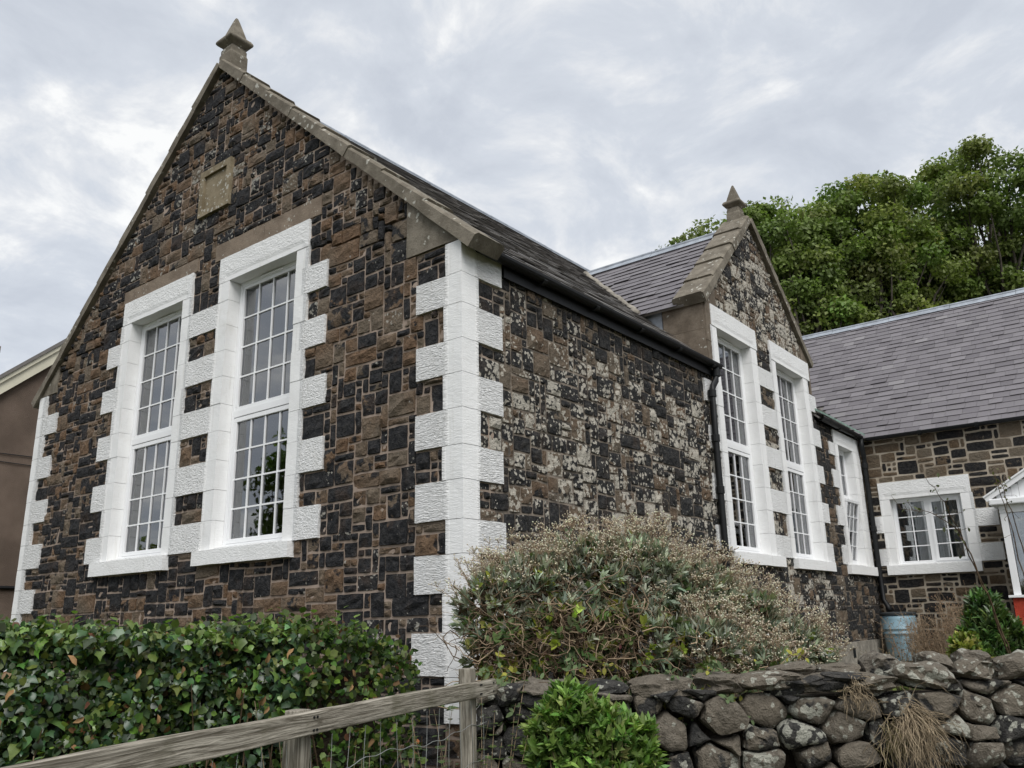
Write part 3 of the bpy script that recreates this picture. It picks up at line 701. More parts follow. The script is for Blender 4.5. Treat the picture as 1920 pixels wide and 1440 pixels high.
m = MB(); m.add([(7.9, LY, 3.55), (7.9, LY+8, 3.55), (7.9, LY+4, z_wing(LY+4)-0.1), (7.6, LY, 3.55), (7.6, LY+8, 3.55), (7.6, LY+4, z_wing(LY+4)-0.1)], [(0, 1, 2), (5, 4, 3), (0, 3, 4, 1), (1, 4, 5, 2), (2, 5, 3, 0)]); m.build('end_gable', M_MORTAR_WING, B)
m = MB(); m.add([(-BW, 19.9, 3.6), (0, 19.9, 3.6), (AX, 19.9, RZ-0.1), (-BW, 19.6, 3.6), (0, 19.6, 3.6), (AX, 19.6, RZ-0.1)], [(0, 1, 2), (5, 4, 3), (0, 3, 4, 1), (1, 4, 5, 2), (2, 5, 3, 0)]); m.build('end_gable', M_MORTAR, B)

SLATES = []
def slates(roof, mat, O, U, Sd, ulo, uhi, length, gauge, wid, ok, seed):
    rg = random.Random(seed); O, U, Sd = Vector(O), Vector(U).normalized(), Vector(Sd).normalized(); Nn = U.cross(Sd)
    if Nn.z < 0: Nn = -Nn
    s = -0.03; row = 0
    while s < length:
        u = ulo-rg.random()*wid
        while u < uhi:
            w_ = wid*rg.uniform(0.72, 1.25)
            c = O+U*(u+w_/2)+Sd*(s+gauge*0.5)
            if ok(c):
                a, b = u+0.002, u+w_-0.002; l0 = 0.016+rg.random()*0.012+ (0.012 if rg.random() < 0.03 else 0); t = 0.007
                dz0, dz1 = rg.uniform(-0.006, 0.006), rg.uniform(-0.006, 0.006); top = min(s+gauge*1.35, length)
                vs = []
                for (uu, ss_, lf) in ((a, s+dz0, l0), (b, s+dz1, l0+rg.uniform(-.002, .002)), (b, top, 0.0035), (a, top, 0.0035)):
                    p = O+U*uu+Sd*ss_; vs.append(p+Nn*lf)
                vs = vs+[v-Nn*t for v in vs]
                fs = [(0, 1, 2, 3), (7, 6, 5, 4), (0, 4, 5, 1), (1, 5, 6, 2), (2, 6, 7, 3), (3, 7, 4, 0)]
                if U.cross(Sd).z < 0: fs = [f[::-1] for f in fs]
                dd = c-CAM; sc_ = w_*gauge*max(0, -dd.normalized().dot(Nn))/dd.length_squared
                SLATES.append((sc_, roof, mat, (vs, fs), (min(1, max(0, rg.gauss(0.5, 0.25))), rg.random(), rg.random()), c))
            u += w_
        s += gauge*rg.uniform(0.96, 1.04); row += 1
lm = math.hypot(4.19, 4.19*MAIN_S)
slates(main_roof, M_SLATE_OLD, (0.10, 0, z_main(0.1)), (0, 1, 0), (-1, 0, MAIN_S), 0.30, LY+1.5, lm-0.02, 0.205, 0.28,
       lambda c: not (z_dorm(c.y) > z_main(c.x)+0.03 and c.x > xv and abs(c.y-DYA) < 2.1) and z_wing(c.y) < z_main(c.x)+0.02 and c.y > 0.30 and not (c.x > -0.45 and DY0-0.1 < c.y < DY1+0.1), 3)
ld = math.hypot(DYA-4.93, DZR-4.58)
slates(dormer_roof, M_SLATE, (0, 4.93, 4.58), (-1, 0, 0), (0, DYA-4.93, DZR-4.58), 0.20, 3.3, ld-0.05, 0.175, 0.27,
       lambda c: c.z > z_main(c.x)-0.02 and c.x < -0.28, 4)
lw_ = math.hypot(4.12, 4.12*WS)
slates(wing_roof, M_SLATE, (0, LY-0.12, WZ0), (1, 0, 0), (0, 1, WS), -4.0, 8.1, lw_-0.03, 0.20, 0.27,
       lambda c: c.z > z_main(c.x)-0.02 or c.x > 0.12, 6)
def px(c):
    d_ = c-CAM; z_ = d_.dot(fw); return 960+1571*d_.dot(rt)/z_, 720-1571*d_.dot(up)/z_
for i, s_ in enumerate(SLATES):
    x_, y_ = px(s_[5]); vis = -20 < x_ < 1940 and not (s_[1] is wing_roof and x_ < 1500+(y_-640)*0.1)
    if not vis: SLATES[i] = (s_[0]*0.01,)+s_[1:]
    elif s_[1] is dormer_roof: SLATES[i] = (s_[0]*10,)+s_[1:]
SLATES.sort(key=lambda s: -s[0]); rest = {}
for k, (sc_, roof, mat, g, c, _) in enumerate(SLATES):
    if k < 300:
        m = MB(); m.add(g[0], g[1], c); m.build('slate', mat, roof)
    else: rest.setdefault(roof.name, (roof, mat, MB()))[2].add(g[0], g[1], c)
for roof, mat, m in rest.values(): m.build('further_slates', mat, roof, kind='stuff')
print('slates', len(SLATES))
# lead ridges: roll and two flanges
def ridge(a, b, nrm, parent, seg=1.6):
    a, b = Vector(a), Vector(b); L = (b-a).length; dr = (b-a)/L; n = max(1, int(L/seg)); side = dr.cross(Vector((0, 0, 1))).normalized()
    for i in range(n):
        p, q = a+dr*(L*i/n), a+dr*(L*(i+1)/n-0.006); m = MB(); h = 0.004*(i % 2)
        m.tube([p+Vector((0, 0, 0.035+h)), q+Vector((0, 0, 0.035+h))], 0.035, 10)
        for s_ in (1, -1):
            dn = (side*s_-Vector((0, 0, nrm))).normalized(); nn_ = dr.cross(dn).normalized()
            if nn_.z < 0: nn_ = -nn_
            m.obox((p+q)/2+dn*0.085+nn_*(0.030+h), dr, dn, nn_, (q-p).length/2, 0.085, 0.003)
        m.build('ridge_lead', M_LEAD, parent)
ridge((AX, 0.35, RZ), (AX, LY+4, RZ), MAIN_S, main_roof)
ridge((-0.30, DYA, DZR), (xv-0.05, DYA, DZR), DS, dormer_roof, 1.4)
ridge((-4.0, LY+4, z_wing(LY+4)), (8.1, LY+4, z_wing(LY+4)), WS, wing_roof, 1.3)
# mortar fillet in the dormer valley
m = MB(); pts = []
for t in np.linspace(0, 1, 14):
    z_ = 4.60+(DZR-4.60)*t; pts.append(Vector((0.10-(z_-3.66)/MAIN_S, DYA-(DZR-z_)/DS-0.03, z_+0.012)))
m.tube(pts, [0.055+0.012*math.sin(i*2.1) for i in range(14)], 8); m.build('valley_fillet', M_CEMENT, dormer_roof, smooth=True)

# ------------------------------------------------------------------ skews (coping stones) and finials
def coping_run(fr, ub, vb, ua, va, t, w0, w1, nseg, over, seed, label=None):
    rg = random.Random(seed); d = Vector((ua-ub, va-vb)); L = d.length; d /= L; nrm = Vector((-d.y, d.x));
    if nrm.y < 0: nrm = -nrm
    cuts = [-over]+[L*(i+rg.uniform(-0.12, 0.12))/nseg for i in range(1, nseg)]+[L+0.02]
    for i, (a, b) in enumerate(zip(cuts, cuts[1:])):
        m = MB(); lift = 0.028
        P0 = Vector((ub, vb))+d*a; P1 = Vector((ub, vb))+d*(b+0.03 if i < nseg-1 else b)
        nseg_ = max(2, int((b-a)/0.12)); vs = []; fs = []
        wm = rg.uniform(-0.008, 0.008)
        ring = 6
        for k in range(nseg_+1):
            s_ = k/nseg_; c = P0.lerp(P1, s_); up_ = lift*(1-s_)
            prof = [(w1+wm, 0.0), (w1+wm, t*0.80), (w1+wm-0.03, t), (w0+0.03, t), (w0, t*0.8), (w0, 0.0)]
            for w_, h_ in prof:
                hh = h_+(up_ if h_ > 0 else 0); q = c+nrm*hh
                p3 = fr(q.x, q.y, w_); p3 += nz3(p3, 7, seed)*0.006; vs.append(p3)
        for k in range(nseg_):
            for r_ in range(ring): fs.append((k*ring+r_, k*ring+(r_+1) % ring, (k+1)*ring+(r_+1) % ring, (k+1)*ring+r_))
        fs.append(tuple(range(ring-1, -1, -1))); fs.append(tuple(nseg_*ring+r_ for r_ in range(ring)))
        m.add(vs, fs); m.build('coping_stone', M_COPING, B)
coping_run(FRONT, 0.0, EZ, AX, AZ, 0.118, -0.33, 0.075, 8, 0.20, 1); coping_run(FRONT, -BW, EZ, AX, AZ, 0.118, -0.33, 0.075, 8, 0.20, 2)
coping_run(SIDE, DY0, DZE, DYA, DZA, 0.13, -0.40, 0.075, 5, 0.06, 3); coping_run(SIDE, DY1, DZE, DYA, DZA, 0.13, -0.40, 0.075, 5, 0.08, 4)
def finial(c, s, h0):
    m = MB(); m.square_lathe(c, [(0.17*s, h0), (0.17*s, 0.30*s), (0.155*s, 0.335*s), (0.155*s, 0.40*s), (0.135*s, 0.43*s), (0.135*s, 0.455*s)])
    f = m.build('finial', M_COPING, B, bevel=0.012)
    m = MB(); m.square_lathe(c, [(0.135*s, 0.455*s), (0.165*s, 0.475*s), (0.225*s, 0.515*s), (0.232*s, 0.545*s), (0.205*s, 0.585*s), (0.145*s, 0.615*s)]); m.build('collar', M_COPING, f, bevel=0.016)
    m = MB(); m.square_lathe(c, [(0.145*s, 0.612*s), (0.118*s, 0.70*s), (0.085*s, 0.80*s), (0.045*s, 0.92*s), (0.020*s, 0.985*s), (0.006*s, 1.0*s)]); m.build('spike', M_COPING, f, bevel=0.01)
finial(Vector((AX, 0.13, 7.36)), 0.90, 0.0); finial(Vector((-0.17, DYA, 6.47)), 0.78, 0.0)

# ------------------------------------------------------------------ rainwater goods
def gutter(a, b, n_out, parent, mat=M_BLACK, r=0.062):
    a, b, n_out = Vector(a), Vector(b), Vector(n_out); m = MB(); vs = []; fs = []; k = 9
    for p in (a, b):
        for rr in (r, r-0.007):
            for i in range(k):
                t = math.pi*i/(k-1); vs.append(p-n_out*(rr*math.cos(t))+Vector((0, 0, -rr*math.sin(t))))
    for i in range(k-1): fs += [(i, i+1, 2*k+i+1, 2*k+i), (k+i+1, k+i, 3*k+i, 3*k+i+1)]
    fs += [(0, 2*k, 3*k, k), (k-1, 2*k-1, 4*k-1, 3*k-1)]
    fs += [tuple(range(k))+tuple(range(2*k-1, k-1, -1)), tuple(range(3*k-1, 2*k-1, -1))+tuple(range(3*k, 4*k))]
    m.add(vs, fs); g = m.build('gutter', mat, parent)
    L = (b-a).length; d = (b-a)/L
    for i in range(1, int(L/0.95)+1):
        q = a+d*(i*0.95)
        if (q-b).length < 0.1: continue
        m = MB(); m.tube([q-d*0.03+Vector((0, 0, -r*0.5)), q+d*0.03+Vector((0, 0, -r*0.5))], r*0.82, 10); m.build('gutter_joint', mat, g)
    return g
gutter((0.105, 0.14, 3.655), (0.105, 5.12, 3.655), (1, 0, 0), B); gutter((0.105, 9.2, 3.655), (0.105, LY-0.2, 3.655), (1, 0, 0), B); gutter((0.2, LY-0.13, 3.62), (8.0, LY-0.13, 3.62), (0, -1, 0), B)
m = MB(); m.box((0.031, 0.55, 3.50), (0.05, 5.01, 3.70)); m.build('fascia', M_BLACK, B)
m = MB(); m.add([(0.19, 9.18, 3.675), (0.19, LY-0.16, 3.66), (-0.02, LY-0.02, 3.82), (-0.02, 9.18, 3.82), (0.19, 9.18, 3.71), (0.19, LY-0.16, 3.70), (-0.02, LY-0.02, 3.86), (-0.02, 9.18, 3.86)], [(0, 3, 2, 1), (4, 5, 6, 7), (0, 1, 5, 4), (1, 2, 6, 5), (2, 3, 7, 6), (3, 0, 4, 7)])
m.build('eaves_flashing', M_VERDI, B)
def downpipe(pts, r, joints, brackets, parent):
    m = MB(); m.tube(pts, r, 12); o = m.build('downpipe', M_BLACK, parent, smooth=True)
    for j in joints:
        m = MB(); m.lathe(j, [(r+0.003, -0.05), (r+0.012, -0.045), (r+0.012, 0.045), (r+0.003, 0.05)], 12); m.build('pipe_joint', M_BLACK, o)
    return o
dy = 4.86
downpipe([(0.105, 5.02, 3.62), (0.105, 5.02, 3.50), (0.10, 4.99, 3.42), (0.095, 4.90, 3.33), (0.09, dy, 3.24), (0.085, dy, 2.4), (0.085, dy, 0.2), (0.085, dy, -0.4)], 0.043,
         [(0.09, dy, 3.22), (0.085, dy, 2.62), (0.085, dy, 1.95), (0.085, dy, 1.07), (0.105, 5.02, 3.53)], [], B)
downpipe([(0.12, LY-0.22, 3.60), (0.12, LY-0.20, 3.45), (0.11, LY-0.12, 3.28), (0.10, LY-0.09, 3.15), (0.10, LY-0.09, 1.2), (0.10, LY-0.09, 0.62), (0.17, LY-0.14, 0.52), (0.22, LY-0.2, 0.42)], 0.045, [(0.10, LY-0.09, 3.1), (0.10, LY-0.09, 1.9)], [], B)
m = MB(); SIDE.gbox(m, 6.5, 11.56, -0.60, -0.06, -0.1, 0.065, step=0.15, amp=0.006); pl = m.build('plinth', M_CEMENT, B)
m = MB(); SIDE.box(m, 9.50, 9.62, -0.30, -0.15, 0.05, 0.072); m.build('plinth_vent', M_BLACK, pl)
#@@ROOTS
def finish_root(root, loc):
    """put the thing's Empty at its base, leaving the parts where they are"""
    root.location = loc; inv = Matrix.Translation(-Vector(loc))
    for c in root.children: c.matrix_parent_inverse = inv

# ------------------------------------------------------------------ neighbour house
H = empty('neighbour_house'); tag(H, 'brown harled house gable with cream bargeboard beyond the white quoins', 'house')
hx = -12.0; hy0, hz0 = -4.4, 0.08; sl = 0.915
def hz(y): return 4.62+sl*(y-0.762)
ry = 5.0
m = MB(); pts = [(hx, -3.0, -1.2), (hx, 13.0, -1.2), (hx, 13.0, hz(-3.0)), (hx, ry, hz(ry)), (hx, -3.0, hz(-3.0))]
m.add(pts+[(hx-7, y+0.455, z) for _, y, z in pts], [(0, 1, 2, 3, 4), (9, 8, 7, 6, 5)]+[(i, 5+i, 5+(i+1) % 5, (i+1) % 5) for i in range(5)]); m.build('harled_wall', M_HARL, H)
for s_ in (1, -1):
    f_ = (lambda y: y) if s_ > 0 else (lambda y: 2*ry-y)
    m = MB(); d_ = Vector((0, 1*s_, sl)).normalized(); n_ = Vector((0, -sl*s_, 1)).normalized(); L_ = (ry+3.4)*math.hypot(1, sl)
    c = Vector((hx+0.06, f_(-3.4), hz(-3.4)))+d_*L_/2+n_*0.10
    m.obox(c, (1, 0, 0), d_, n_, 0.05, L_/2, 0.12); m.obox(c+Vector((0.03, 0, 0))+n_*0.085, (1, 0, 0), d_, n_, 0.06, L_/2, 0.035); m.build('bargeboard', M_UPVC_OFF, H)
    m = MB(); m.obox(c+Vector((-3.5, 0.235, 0))+n_*0.15, Vector((1, -0.067, 0)), d_, n_, 3.62, L_/2, 0.03); m.build('roof_slope', M_SLATE_OLD, H)
m = MB(); m.box((hx-4.2, 1.15, 4.5), (hx-3.6, 1.85, 6.45)); ch = m.build('chimney', M_HARL, H)
m = MB(); m.box((hx-4.28, 1.07, 6.45), (hx-3.52, 1.93, 6.6)); m.build('chimney_cap', M_COPING, ch)
m = MB(); m.lathe((hx-3.9, 1.5, 6.6), [(0.15, 0), (0.13, 0.1), (0.12, 0.38), (0.15, 0.40), (0.15, 0.46), (0.10, 0.46)], 12); m.build('chimney_pot', M_CLAY, ch)
m = MB(); m.tube([(hx+0.03, -2.9, 1.16), (hx+0.03, 9, 1.16)], 0.03, 6); m.build('drain_pipe', M_BLACK, H)
m = MB(); m.tube([(hx+0.02, -2.9, 3.55), (hx+0.02, 1.0, 3.53), (hx+0.02, 9, 3.6)], 0.008, 4); m.tube([(hx+0.02, -2.9, 3.42), (hx+0.02, 1.0, 3.38), (hx+0.02, 9, 3.2)], 0.008, 4); m.build('cable', M_BLACK, H)
finish_root(H, (hx, ry, GZ))

# ------------------------------------------------------------------ porch
PO = empty('porch'); tag(PO, 'white glazed porch with red roughcast base wall beside the low casement window', 'porch')
py, x0p, x1p = 10.4, 2.34, 5.0
m = MB(); grid_box(m, (x0p, py, -0.5), (x1p, py+0.22, 0.575), step=0.12, amp=0.006); grid_box(m, (x0p, py+0.22, -0.5), (x0p+0.22, LY-0.03, 0.575), step=0.12, amp=0.006); m.build('base_wall', M_REDWALL, PO)
m = MB(); m.box((x0p-0.05, py-0.05, 0.577), (x1p, py+0.25, 0.615)); m.box((x0p-0.05, py+0.25, 0.577), (x0p+0.25, LY-0.03, 0.615)); m.build('cill', M_UPVC, PO, bevel=0.005)
for x, y in ((x0p+0.02, py+0.03), (x0p+1.0, py+0.03), (x0p+0.02, LY-0.14)):
    m = MB(); m.box((x, y, 0.617), (x+0.10, y+0.09, 1.90)); m.build('post', M_UPVC, PO, bevel=0.005)
m = MB(); m.box((x0p+0.02, py+0.02, 1.902), (x1p, py+0.13, 2.02)); m.box((x0p+0.02, py+0.13, 1.902), (x0p+0.12, LY-0.04, 2.02)); m.build('head_beam', M_UPVC, PO)
m = MB(); m.box((x0p-0.09, py-0.10, 2.022), (x1p, py+0.05, 2.125)); m.box((x0p-0.09, py+0.05, 2.022), (x0p+0.03, LY-0.04, 2.125)); m.build('gutter', M_UPVC, PO, bevel=0.02)
for i in range(9):
    xa = x0p+0.13+i*0.29
    if abs(xa+0.13-(x0p+1.05)) < 0.2: continue
    if i % 3 == 0: pane_obj(Vector((x0p+0.12+0.44+(i//3)*0.9, py+0.07, 1.26)), Vector((0.86 if i else 0.86, 0, 0)), Vector((0, 0.008, 0)), Vector((0, 0, 1.27)), M_GLASS, PO)
pane_obj(Vector((x0p+0.07, (py+LY)/2, 1.26)), Vector((0.008, 0, 0)), Vector((0, 0.95, 0)), Vector((0, 0, 1.27)), M_GLASS, PO)
rx = 3.70; zr = 2.13+0.6*(rx-x0p+0.12)
for i in range(12):                                       # tongue and groove boards in the little gable
    xa = x0p+0.02+i*0.11; t0 = 2.126; t1 = 2.13+0.6*(xa+0.04-x0p+0.08)
    m = MB(); m.box((xa, py+0.02+0.002*(i % 2), t0), (xa+0.106, py+0.05, max(t0+0.01, t1))); m.build('cladding_board', M_UPVC, PO)
m = MB(); d_ = Vector((1, 0, 0.6)).normalized(); n_ = Vector((-0.6, 0, 1)).normalized(); L_ = (rx-x0p+0.14)*math.hypot(1, 0.6)
c = Vector((x0p-0.14, py-0.06, 2.13))+d_*L_/2
m.obox(c, d_, (0, 1, 0), n_, L_/2, 0.02, 0.05); m.build('bargeboard', M_UPVC, PO)
m = MB(); m.obox(c+Vector((0, 0.66, 0))+n_*0.035, d_, (0, 1, 0), n_, L_/2, 0.70, 0.012); m.build('roof', M_UPVC, PO)
m = MB(); d2 = Vector((-1, 0, 0.6)).normalized(); n2_ = Vector((0.6, 0, 1)).normalized(); c2 = Vector((2*rx-x0p+0.14, py+0.6, 2.13))+d2*L_/2
m.obox(c2+n2_*0.035, d2, (0, 1, 0), n2_, L_/2, 0.70, 0.012); m.build('roof', M_UPVC, PO)
finish_root(PO, (x0p+1, py+0.6, GARDEN))

# ------------------------------------------------------------------ water butt
WB = empty('water_butt'); tag(WB, 'pale blue plastic water butt with dark lid under the downpipe', 'water butt')
bc_ = (0.44, 11.02, GARDEN)
m = MB(); m.lathe(bc_, [(0.215, 0.0), (0.225, 0.02), (0.262, 0.40), (0.270, 0.44), (0.285, 0.450), (0.285, 0.475), (0.274, 0.485), (0.276, 0.52), (0.288, 0.53), (0.288, 0.545), (0.279, 0.555), (0.287, 0.70), (0.280, 0.755), (0.26, 0.76)], 32); m.build('barrel', M_BUTT, WB, smooth=True)
m = MB(); m.lathe(bc_, [(0.29, 0.762), (0.298, 0.77), (0.298, 0.80), (0.28, 0.812), (0.10, 0.822), (0.0, 0.822)], 32); m.build('lid', M_BUTTLID, WB)
m = MB(); m.tube([(0.44, 10.74, GARDEN+0.09), (0.44, 10.69, GARDEN+0.09)], 0.018, 8); m.build('tap', M_BUTTLID, WB)
finish_root(WB, bc_)

# ------------------------------------------------------------------ timber fence with wire netting
FE = empty('timber_fence'); tag(FE, 'weathered grey post and rail fence with wire netting before the ivy hedge', 'fence')
fa = Vector((1.521, -1.485, 0)); fb = Vector((2.52, -4.90, 0)); fd = (fb-fa).normalized(); fn = Vector((fd.y, -fd.x, 0));
if fn.dot(CAM-fa) < 0: fn = -fn
def wood(name, length, hx_, hz_, mat4, parent, seed, nseg=26, amp=0.004):
    """a sawn board along its own Y, edges worn uneven"""
    m = MB(); vs = []; fs = []; ring = 12
    prof = []
    for i, j in ((-1, -1), (-.3, -1), (.3, -1), (1, -1), (1, -.3), (1, .3), (1, 1), (.3, 1), (-.3, 1), (-1, 1), (-1, .3), (-1, -.3)): prof.append((i*hx_, j*hz_))
    for k in range(nseg+1):
        y = length*k/nseg
        for q, (x, z) in enumerate(prof):
            cx_ = 0.93 if q % 3 == 0 else 1.0
            nn_ = noise.noise_vector(Vector((x*9+seed, y*1.6, z*9))); n2_ = noise.noise_vector(Vector((x*40+seed, y*7, z*40)))
            vs.append((x*cx_+nn_.x*amp+n2_.x*amp*0.3, y, z*cx_+nn_.z*amp*1.5+n2_.z*amp*0.4))
    for k in range(nseg):
        for r_ in range(ring): fs.append((k*ring+r_, k*ring+(r_+1) % ring, (k+1)*ring+(r_+1) % ring, (k+1)*ring+r_))
    fs.append(tuple(range(ring-1, -1, -1))); fs.append(tuple(nseg*ring+r_ for r_ in range(ring)))
    m.add(vs, fs); o = m.build(name, M_WOOD, parent, bevel=0.003); o.matrix_world = mat4; return o
def basis(o, y, z):
    y = Vector(y).normalized(); z = Vector(z); x = y.cross(z).normalized(); z = x.cross(y)
    return Matrix(((x.x, y.x, z.x, o[0]), (x.y, y.y, z.y, o[1]), (x.z, y.z, z.z, o[2]), (0, 0, 0, 1)))
wood('rail', (fb-fa).length, 0.019, 0.042, basis((fa.x, fa.y, 0.085), fd, (0, 0, 1)), FE, 1.0, 60, 0.005)
for t, top, sd in ((0.20, 0.185, 5.0), (1.66, 0.128, 9.0), (3.2, 0.14, 3.0)):
    p_ = fa+fd*t-fn*0.060
    m_ = basis((p_.x, p_.y, GZ-0.2), (0, 0, 1), fd); o = wood('post', top-GZ+0.2, 0.037, 0.037, m_, FE, sd, 16, 0.006)
for t in (0.045, 0.20, 0.215, 1.655, 1.675, 3.2):
    for z in (0.062, 0.105):
        c_ = fa+fd*t+fn*0.0195+Vector((0, 0, z)); mn = MB(); mn.tube([c_-fn*0.006, c_+fn*0.0035], 0.0045, 8); mn.build('nail', M_BLACK, FE)
m = MB()
def wire(pts, r=0.0013): m.tube(pts, r, 4)
for k, z in enumerate((-0.10, -0.27, -0.45, -0.66, -0.9)):
    wire([fa+fd*t-fn*0.021+Vector((0, 0, z+0.012*math.sin(t*7+k)+0.006*math.sin(t*31))) for t in np.linspace(0.05, 3.5, 90)], 0.0016)
for k in range(27):
    t = 0.10+k*0.128; x_ = [fa+fd*(t+0.010*math.sin(z*9+k))-fn*(0.022+0.003*math.sin(z*5+k))+Vector((0, 0, z)) for z in np.linspace(0.03, -1.1, 16)]; wire(x_)
m.build('wire_netting', M_WIRE, FE)
finish_root(FE, (fa.x, fa.y, GZ))

# ------------------------------------------------------------------ dry stone retaining wall
DW = empty('dry_stone_wall'); tag(DW, 'dry stone retaining wall of rough lichened boulders below the garden', 'wall')
wa = Vector((1.10, -1.40, 0)); wd = Vector((0.786, 0.618, 0)).normalized(); wn_ = Vector((wd.y, -wd.x, 0)); WL = 4.6
rg = random.Random(21)
sites = []; z = -1.2; row = 0
while z < 0.04:
    h = rg.uniform(0.11, 0.20); s_ = -0.1+rg.random()*0.2
    while s_ < WL:
        w_ = rg.uniform(0.12, 0.34); sites.append((s_+w_/2, z+h/2+rg.uniform(-0.045, 0.045))); s_ += w_
    z += h; row += 1
def clip_poly(poly, px_, py_, nx, ny):
    out_ = []
    for i in range(len(poly)):
        a, b = poly[i], poly[(i+1) % len(poly)]
        da = (a[0]-px_)*nx+(a[1]-py_)*ny; db = (b[0]-px_)*nx+(b[1]-py_)*ny
        if da <= 0: out_.append(a)
        if (da < 0) != (db < 0) and abs(da-db) > 1e-12:
            t = da/(da-db); out_.append((a[0]+(b[0]-a[0])*t, a[1]+(b[1]-a[1])*t))
    return out_
def wall_top(s): return 0.015+0.03*math.sin(s*2.1+0.7)+0.02*math.sin(s*5.3)
def rubble(poly, seed, depth, tone, lich):
    # round the outline, dome the face, knock it about with noise
    cx_, cy_ = sum(p[0] for p in poly)/len(poly), sum(p[1] for p in poly)/len(poly)
    pts = []
    for i in range(len(poly)):
        a, b = Vector(poly[i]), Vector(poly[(i+1) % len(poly)])
        if (b-a).length > 0.06: pts += [a.lerp(b, 0.09), a.lerp(b, 0.5), a.lerp(b, 0.91)]
        else: pts += [a.lerp(b, 0.25), a.lerp(b, 0.75)]
    k = len(pts); vs = []; fs = []; c2 = Vector((cx_, cy_)); off_ = rg.uniform(-0.05, 0.03)
    sx = Vector((noise.noise(Vector((seed, 1, 2)))*0.35, noise.noise(Vector((seed, 5, 2)))*0.35))
    for sc_, w_ in ((0.80, -0.22), (0.985, -0.02), (0.98, 0.035), (0.90, 0.064), (0.62, 0.076), (0.32, 0.082)):
        for p in pts:
            q = c2+(p-c2)*sc_; dd = q-c2; ww = w_*depth/0.075 if w_ > 0 else w_
            if w_ > 0: ww += dd.dot(sx)*1.1
            ww += off_
            P3 = wa+wd*q.x+Vector((0, 0, q.y))+wn_*ww
            n_ = noise.noise_vector(P3*6+Vector((seed, 0, 0)))*0.030+noise.noise_vector(P3*17+Vector((seed, 0, 0)))*0.013
            vs.append(P3+n_*(1.0 if w_ > -0.1 else 0))
    vs.append(wa+wd*cx_+Vector((0, 0, cy_))+wn_*(depth*1.15+off_))
    for r_ in range(5):
        for i in range(k): fs.append((r_*k+i, r_*k+(i+1) % k, (r_+1)*k+(i+1) % k, (r_+1)*k+i))
    for i in range(k): fs.append((5*k+i, 5*k+(i+1) % k, 6*k))
    m = MB(); m.add(vs, fs, (tone, (seed*0.137) % 1, lich)); return m.build('wall_stone', M_RUBBLE, DW, smooth=(rg.random() < 0.25))
sites += [(rg.uniform(0.1, WL), rg.uniform(-1.0, 0.0)) for _ in range(26)]; wts = [rg.uniform(-0.006, 0.009) if k_ < len(sites)-26 else -0.012 for k_ in range(len(sites))]
for i, (sx_, sz_) in enumerate(sites):
    poly = [(sx_-0.5, sz_-0.4), (sx_+0.5, sz_-0.4), (sx_+0.5, sz_+0.4), (sx_-0.5, sz_+0.4)]
    for j, (ox, oz) in enumerate(sites):
        if i == j or abs(ox-sx_) > 0.8 or abs(oz-sz_) > 0.6: continue
        nx_, nz_ = (ox-sx_), (oz-sz_)*1.45; ln = math.hypot(nx_, nz_); k_ = 0.5+(wts[i]-wts[j])/(2*max(0.004, (ox-sx_)**2+1.45*(oz-sz_)**2)); mx_, mz_ = sx_+(ox-sx_)*k_, sz_+(oz-sz_)*k_
        poly = clip_poly(poly, mx_-nx_/ln*0.006, mz_-nz_/ln*0.006, nx_/ln, nz_/ln)
        if len(poly) < 3: break
    if len(poly) < 3: continue
    poly = clip_poly(clip_poly(clip_poly(poly, 0, wall_top(sx_), 0, 1), 0.16, 0, -1, 0), WL, 0, 1, 0) if len(poly) > 2 else []
    if len(poly) < 3: continue
    hgt = max(p[1] for p in poly)-min(p[1] for p in poly)
    if hgt < 0.04 or max(p[1] for p in poly) < -1.0: continue
    r_ = rg.random(); tone = rg.uniform(0.0, 0.3) if r_ < 0.26 else (rg.uniform(0.4, 0.62) if r_ < 0.62 else rg.uniform(0.7, 1.0))
    rubble(poly, rg.random()*90, rg.uniform(0.05, 0.10), tone, min(1, max(0, rg.gauss(0.74, 0.25))))
m = MB(); c = wa+wd*(WL/2+0.1)-wn_*0.26+Vector((0, 0, (-0.05+GZ-0.1)/2)); m.obox(c, wd, wn_, (0, 0, 1), WL/2-0.1, 0.16, (-0.05-GZ+0.1)/2); m.build('earth_core', M_SOIL_SHADE, DW)
def boulder(c, r3, seed, tone, lich, rot=0.0, name='cope_stone', parent=None):
    bm = bmesh.new(); bmesh.ops.create_icosphere(bm, subdivisions=3, radius=1.0); cr_, sr_ = math.cos(rot), math.sin(rot)
    vs = []
    for v in bm.verts:
        p = v.co.copy(); p.x = math.copysign(abs(p.x)**0.72, p.x); p.y = math.copysign(abs(p.y)**0.72, p.y); p.z = math.copysign(abs(p.z)**0.78, p.z)
        p += noise.noise_vector(p*1.1+Vector((seed, 0, 0)))*0.40+noise.noise_vector(p*2.9+Vector((seed, 0, 0)))*0.16+noise.noise_vector(p*7+Vector((seed, 0, 0)))*0.05
        q = Vector((p.x*r3[0], p.y*r3[1], p.z*r3[2])); al = q.x*cr_-q.z*sr_; zz_ = q.x*sr_+q.z*cr_
        vs.append(Vector(c)+wd*al+wn_*q.y+Vector((0, 0, zz_)))
    fs = [tuple(v.index for v in f.verts) for f in bm.faces]; bm.free()
    m = MB(); m.add(vs, fs, (tone, (seed*0.31) % 1, lich)); return m.build(name, M_RUBBLE, parent or DW, smooth=False)
